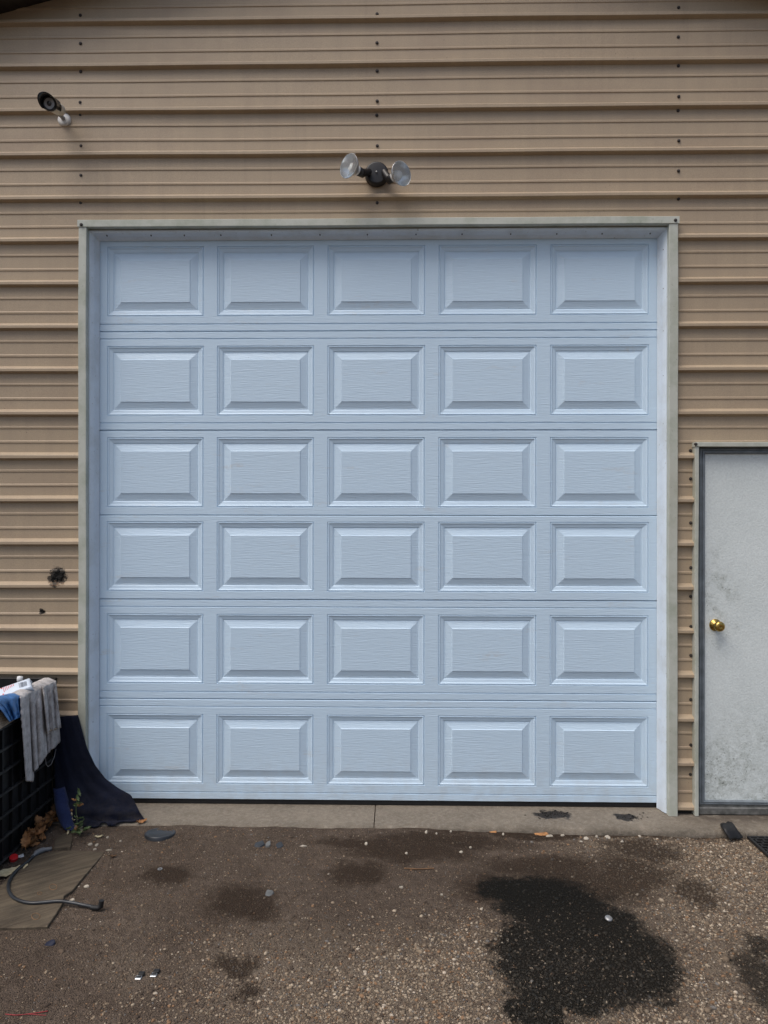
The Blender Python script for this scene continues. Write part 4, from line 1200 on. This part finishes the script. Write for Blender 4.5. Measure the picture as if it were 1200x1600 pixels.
def leaf_mesh(name, L, W, curl, mat, seed, lobes=0.25):
    rr = random.Random(seed); P = []
    n = 11
    for i in range(n):
        u = i / (n - 1); w = W * (math.sin(math.pi * min(1, u * 0.93 + 0.05)) ** 0.75) * (1 - lobes * (i % 2)) * rr.uniform(.85, 1.1)
        row = []
        for k in (-1, -0.5, 0, 0.5, 1):
            row.append(((u - .5) * L, k * w / 2, curl * L * (u - .5) ** 2 + abs(k) ** 1.5 * W * 0.35 * curl * rr.uniform(.5, 1.5) + rr.uniform(-.03, .03) * W))
        P.append(row)
    b = MB(); b.grid(P, True); b.tube([(-L * .5, 0, curl * L * .25), (-L * .62, 0, curl * L * .2)], 0.0008, 5)
    lo = min(v[2] for v in b.v); b.v = [(v[0], v[1], v[2] - lo) for v in b.v]
    return b.mesh(name, mat)
def place(name, me, p, rot, label=None, cat=None, group=None, sc=1.0):
    o = bpy.data.objects.new(name, me); link(o, None, p); o.rotation_euler = rot; o.scale = (sc, sc, sc)
    if label: tag(o, label, cat, group)
    return o
p = G(14, 1368)
place('fallen_leaf', leaf_mesh('pale_leaf', 0.15, 0.055, 0.35, M['leaf_pale'], 2, 0.1), p + Vector((0, 0, 0.010)), (0.1, 0.0, R(38)), 'large pale dry leaf beside the red bottle cap', 'leaf')
rr = random.Random(12)
LM = [leaf_mesh('brown_leaf', 0.085, 0.05, 0.9, m_, s__, 0.32) for s__, m_ in ((1, M['leaf_brown']), (2, M['leaf_brown']), (3, M['leaf_dark']), (4, M['leaf_brown'])) ]
for k in range(60):
    t_ = rr.random()
    px = 36 + 50 * t_ + rr.uniform(-10, 10); py = 1328 - 52 * t_ + rr.uniform(-12, 8)
    p = G(px, py)
    p.x = max(p.x, XCR + 0.035)
    place('dry_leaf', LM[k % 4], p + Vector((0, 0, 0.004 + 0.045 * rr.random() ** 1.5)), (rr.uniform(-.5, .5), rr.uniform(-.5, .5), rr.uniform(0, 6.28)), 'curled brown dry leaf in the drift at the foot of the black crate', 'leaf', 'dry leaves drifted against the crate', rr.uniform(.6, 1.05))
p = G(221, 1288); place('leaf_scrap', LM[0], p + Vector((0, -0.005, 0.008)), (0.2, 0.1, 0.6), 'small yellow-brown leaf scrap at the tip of the navy mat', 'leaf', None, 0.6)
p = G(155, 1309); place('leaf_scrap', leaf_mesh('tan_leaf', 0.05, 0.025, 0.6, M['leaf_pale'], 5), p + Vector((0, 0, 0.003)), (0, 0, 0.3), 'small tan leaf lying in front of the navy mat', 'leaf', None, 0.8)
p = G(177, 1340); place('leaf_scrap', LM[2], p + Vector((0, 0, 0.002)), (0, 0, 0.3), 'small reddish leaf scrap near the corner of the weathered board', 'leaf', None, 0.35)

# weed growing through the fold of the mat
wp = G(122, 1303)
wd = thing('weed', 'small green weed with withered leaves growing in front of the navy mat', 'plant', wp)
rr = random.Random(6)
stemp = smooth_path([wp, wp + Vector((0.0, -0.01, 0.06)), wp + Vector((-0.010, 0.0, 0.13)), wp + Vector((-0.004, 0.02, 0.21))], 4)
b = MB(); b.tube(stemp, 0.0018, 6); b.build('stem', M['leaf_green'], wd)
LG = leaf_mesh('weed_leaf', 0.05, 0.024, 0.7, M['leaf_green'], 21, 0.1); LW = leaf_mesh('withered_leaf', 0.045, 0.02, 1.2, M['leaf_brown'], 22, 0.2); LP = leaf_mesh('pale_withered_leaf', 0.04, 0.018, 1.0, M['leaf_pale'], 23, 0.2)
for k in range(20):
    t_ = rr.uniform(0.12, 1.0); q_ = stemp[int(t_ * (len(stemp) - 1))] + Vector((rr.uniform(-.020, .022), rr.uniform(-.02, .0), rr.uniform(-.01, .01)))
    o = bpy.data.objects.new('leaf', (LG, LG, LW, LP)[k % 4]); link(o, wd, q_); o.rotation_euler = (rr.uniform(-1, 1), rr.uniform(-1.2, 1.2), rr.uniform(0, 6.28)); s__ = rr.uniform(.55, 1.0); o.scale = (s__,) * 3
for k in range(9):
    q_ = wp + Vector((rr.uniform(-.05, .05), rr.uniform(-.04, .01), 0.008 + rr.uniform(0, .02)))
    o = bpy.data.objects.new('leaf', (LG, LG, LP)[k % 3]); link(o, wd, q_); o.rotation_euler = (rr.uniform(-.5, .5), rr.uniform(-.5, .5), rr.uniform(0, 6.28)); o.scale = (.7,) * 3

p = G(254, 1297.5); p.y = min(p.y, -0.262); p.z = gz(p.x, p.y)
b = MB(); b.lathe((p.x, p.y, p.z - 0.002), (0.02, 0.11, 1), [(-0.02, 0.072), (0.006, 0.0735), (0.009, 0.071), (0.010, 0.062), (0.0075, 0.058), (0.0075, 0.0)], 32); o = b.build('rubber_disc', M['hose'], None); tag(o, 'flat black rubber disc lying against the slab left of the door', 'disc')

def shard(px, py, wpx, hpx, mat, name, label, cat, group=None, seed=0, hgt=0.004, n=6, tilt=0.2):
    rr = random.Random(seed * 7 + int(px)); c0 = G(px, py); c0.y = min(c0.y, -0.20) if name == 'pale_chip' else c0.y; c0.z = gz(c0.x, c0.y); w = wpx * 0.5 * (c0 - CAM_P).length / F_PX; d = hpx * 0.5 * (c0 - CAM_P).length / F_PX * 1.9
    b = MB(); lo, hi = [], []
    for k in range(n):
        a = 2 * math.pi * k / n + rr.uniform(-.25, .25); r = rr.uniform(.75, 1.1)
        x_, y_ = w * r * math.cos(a), d * r * math.sin(a)
        z_ = (x_ * rr.uniform(0, tilt) + y_ * tilt)
        lo.append((c0.x + x_, c0.y + y_, c0.z + z_ - 0.001)); hi.append((c0.x + x_ * .86, c0.y + y_ * .86, c0.z + z_ + hgt))
    b.add(lo + hi, [(i, (i + 1) % n, (i + 1) % n + n, i + n) for i in range(n)] + [tuple(range(n, 2 * n))])
    o = recalc(b.build(name, mat, None)); tag(o, label, cat, group); return o
shard(404, 1320, 22, 9, M['hose'], 'slate_chip', 'dark grey slate-like chip in the dirt below the left half of the door', 'chip', seed=1, n=5)
shard(419, 1321, 9, 8, M['clearscrap'], 'foil_scrap', 'small crumpled silver scrap right of the dark slate-like chip', 'scrap', seed=2, hgt=0.008)
shard(437, 1321, 14, 8, M['hose'], 'rubber_scrap', 'small black rubber scrap right of the silver scrap', 'scrap', seed=3)
shard(473, 1322.5, 13, 2.5, M['chip'], 'paper_scrap', 'tiny white rectangular scrap in the dirt right of the rubber scrap', 'scrap', seed=4, n=4)
shard(420, 1397, 15, 8, M['clearscrap'], 'plastic_scrap', 'cloudy plastic scrap at the edge of the small brown stain', 'scrap', seed=5, n=7)
shard(78, 1475, 17, 6, M['bluescrap'], 'blue_scrap', 'dark blue plastic scrap on the dirt below the weathered board', 'scrap', seed=6, n=7)
shard(33, 1338, 9, 4, M['white'], 'white_scrap', 'tiny white scrap between the red cap and the hose fitting', 'scrap', seed=7)
p = G(250, 1358.5)
b = MB(); b.lathe((p.x, p.y, p.z + 0.001), (0, 0, 1), [(0, 0.0105), (0.0025, 0.0105), (0.0025, 0.0055), (0, 0.0055)], 18, False); o = b.build('washer', M['grey_metal'], None); tag(o, 'small metal washer lying on the dirt right of the board', 'washer')
p = G(951, 1437)
b = MB(); b.lathe((p.x, p.y, p.z + 0.004), (0.1, -0.25, 1), [(0, 0.0), (0, 0.0150), (0.003, 0.0145), (0.0055, 0.0125), (0.0055, 0.0)], 20); o = b.build('bottle_cap', M['grey_metal'], None); tag(o, 'silver crimped bottle cap lying in the big oil stain', 'cap')
for (x, y, lb) in ((218, 1527, 'left of two small black and silver clips on the dirt'), (241.5, 1523, 'right of two small black and silver clips on the dirt')):
    p = G(x, y); k_ = thing('metal_clip', lb, 'clip', p, 'pair of clips on the dirt')
    b = MB(); b.box(p.x - 0.011, p.x + 0.009, p.y - 0.016, p.y + 0.004, p.z, p.z + 0.005, 0.001); b.build('clip_plate', M['silver'], k_)
    b = MB(); b.box(p.x - 0.006, p.x + 0.013, p.y + 0.002, p.y + 0.018, p.z + 0.001, p.z + 0.010, 0.001); b.build('clip_body', M['rubber'], k_)
    b = MB(); b.box(p.x - 0.009, p.x + 0.008, p.y - 0.007, p.y - 0.004, p.z + 0.0052, p.z + 0.008); b.build('clip_bar', M['rubber'], k_)
b = MB(); b.tube(smooth_path([G(x, y) + Vector((0, 0, .003)) for (x, y) in ((8, 1586), (25, 1587.5), (42, 1586), (58, 1584), (75, 1581))]), 0.0013, 6); b.tube(smooth_path([G(x, y) + Vector((0, 0, .003)) for (x, y) in ((42, 1586), (58, 1587), (72, 1588))]), 0.0009, 6)
o = b.build('red_wire', M['redwire'], None); tag(o, 'thin red wire on the dirt near the bottom left corner', 'wire')
b = MB(); b.tube(smooth_path([G(x, y) + Vector((0, 0, .004)) for (x, y) in ((632, 1358), (648, 1359), (662, 1359), (678, 1358))]), [0.003] * 16, 6); o = b.build('twig', M['leaf_dark'], None); tag(o, 'dark twig lying on the dirt below the middle of the door', 'twig')
# pale chips along the slab
CHIP_LABEL = ['largest pale chip against the slab between the third and fourth panel columns', 'tiny pale chip just right of the chip between the third and fourth panel columns',
  'tiny pale chip touching the slab below the left edge of the fourth panel column', 'pale chip at the slab between the two brown bark pieces', 'long pale chip at the slab right of the narrow bark strip',
  'short pale chip at the slab left of centre of the fifth panel column', 'broad pale chip at the slab below the small oil-free gap of the fifth panel column', 'small pale chip between the two broad chips at the slab',
  'largest pale chip at the slab below the fifth panel column', 'small pale chip in front of the largest chip below the fifth panel column', 'small pale chip in front of the broad chip below the fifth panel column',
  'rightmost small pale chip at the slab near the right jamb', 'pale chip in the dirt left of the slab joint', 'pale chip in the dirt below the slab joint, above the dark twig', 'flat pale chip in the dirt below the fourth panel column',
  'tiny pale chip right of the flat chip below the fourth panel column', 'pale chip in the dirt below the left end of the dark twig', 'pale sliver in the dirt below the right end of the dark twig', 'oval pale chip between the navy mat and the weathered board',
  'round pale chip right of the oval chip in front of the navy mat', 'tiny pale chip right of the small tan leaf', 'small pale chip in the dirt far right of the tan leaf', 'thin pale sliver at the upper corner of the weathered board',
  'pale chip on the dirt beside the middle of the weathered board edge', 'small pale chip on the top edge of the weathered board', 'pale chip beside the board just above the hose']
for k, (x, y, w, h_) in enumerate(((666, 1301, 6, 8), (682, 1303, 4, 4), (704, 1297, 5, 4), (786, 1304, 5, 5), (858, 1307, 16, 5), (879, 1306, 8, 4), (916, 1311, 10, 7), (932, 1308, 6, 5), (949, 1309, 13, 8), (972, 1316, 6, 4),
                                   (908, 1316, 6, 4), (999, 1307, 6, 5), (572, 1319, 6, 6), (635, 1334, 6, 4), (720, 1332, 8, 4), (735, 1325, 5, 4), (627, 1387, 8, 4), (690, 1399, 6, 3), (141, 1320, 10, 5), (151, 1321, 6, 6), (168, 1309, 5, 4), (188, 1315, 5, 3), (170, 1329, 12, 3), (135, 1386, 10, 6), (148, 1328, 6, 4), (113, 1407, 12, 5))):
    shard(x, y, w * .8, h_ * .55, M['chip'], 'pale_chip', CHIP_LABEL[k], 'chip', 'pale chips scattered on the dirt', 20 + k, 0.005)
for (x, y, m_, lb) in ((1099, 1306, M['chip'], 'white pebble at the foot of the slab near the door mat'), (1109.5, 1307, M['peach'], 'peach-coloured pebble beside the white pebble near the door mat')):
    p = G(x, y); b = MB(); b.lathe((p.x, p.y, p.z - 0.003), (0.1, 0, 1), [(0, 0.0), (0.001, 0.006), (0.005, 0.0105), (0.010, 0.0105), (0.015, 0.007), (0.017, 0.0)], 12); o = b.build('pebble', m_, None); tag(o, lb, 'pebble')
shard(845, 1304, 26, 5, M['leaf_brown'], 'bark_strip', 'narrow orange-brown bark strip on the dirt below the slab', 'bark', seed=50, n=7)
shard(770, 1299, 14, 5, M['leaf_brown'], 'bark_strip', 'short brown bark piece left of the narrow bark strip', 'bark', seed=51, n=7)

# crumbs of tarry grit on the slab
for (cx, cy, n, sx, sy, lb) in ((862, 1272, 60, 22, 6, 'patch of black oily grit on the slab below the door'), (985, 1277, 40, 16, 5, 'smaller patch of black oily grit on the slab near the right jamb')):
    rr = random.Random(int(cx)); b = MB()
    for _ in range(n):
        q_ = PZ(cx + rr.gauss(0, sx * .6), cy + rr.gauss(0, sy * .6), 0.0); r = rr.uniform(.0015, .006)
        V = [(q_.x + v[0] * r * 1.4, q_.y + v[1] * r * 1.3, 0.0006 + max(-0.1, v[2]) * r * 0.6) for v in octa]
        b.add(V, [tuple(f) for f in octf])
    o = b.build('oily_grit', M['char'], None); tag(o, lb, 'grit'); o['kind'] = 'stuff'

# ------------------------------------------------------------------ rubber lattice door mat and bent rubber strip at the right
mx0 = G(1163, 1304).x - 0.012; my1 = -0.205
zM = gz(mx0, -0.4) + 0.014
dm = thing('door_mat', 'black rubber lattice door mat at the right edge in front of the entry door', 'mat', (mx0 + .45, -0.5, zM - 0.01))
MX1 = mx0 + 0.92; my0 = my1 - 0.58
for (x0, x1, y0, y1) in ((mx0, mx0 + 0.012, my0, my1), (MX1 - 0.012, MX1, my0, my1), (mx0 + .012, MX1 - .012, my1 - 0.012, my1), (mx0 + .012, MX1 - .012, my0, my0 + .012)):
    b = MB(); b.box(x0, x1, y0, y1, zM - 0.010, zM + 0.004, 0.002); b.build('border', M['rubber'], dm)
b = MB()
ns = 22
for k in range(1, ns):
    y_ = my0 + (my1 - my0) * k / ns; b.box(mx0 + 0.01, MX1 - 0.01, y_ - 0.0035, y_ + 0.0035, zM - 0.008, zM + 0.002)
for k in range(1, 26):
    x_ = mx0 + (MX1 - mx0) * k / 26
    for j in range(ns):
        ya = my0 + (my1 - my0) * j / ns; o_ = (0.25 if j % 2 else -0.25) * (MX1 - mx0) / 26
        b.box(x_ + o_ - 0.004, x_ + o_ + 0.004, ya + 0.0036, ya + (my1 - my0) / ns - 0.0036, zM - 0.008, zM + 0.0012)
lt = b.build('lattice', M['rubber'], dm); lt['kind'] = 'stuff'
P = []
for (xl, yl, xr_, yr, zl_, zr_) in ((1126, 1290, 1138, 1285, 0.006, 0.004), (1127, 1292, 1144, 1286, 0.016, 0.012), (1130, 1296, 1148, 1291, 0.018, 0.016), (1133, 1302, 1152, 1298, 0.008, 0.008), (1137, 1308, 1157, 1304, -0.012, -0.012), (1140, 1313, 1161, 1309, -0.022, -0.020)):
    a = PZ(xl, yl, zl_); d = PZ(xr_, yr, zr_); P.append([a.lerp(d, j / 6) + Vector((0, 0, 0.004 * math.sin(j * 1.05))) for j in range(7)])
b = MB(); b.sheet(P, 0.006); o = recalc(b.build('rubber_strip', M['rubber'], None)); tag(o, 'bent black rubber strip on the slab edge beside the lattice door mat', 'rubber strip')
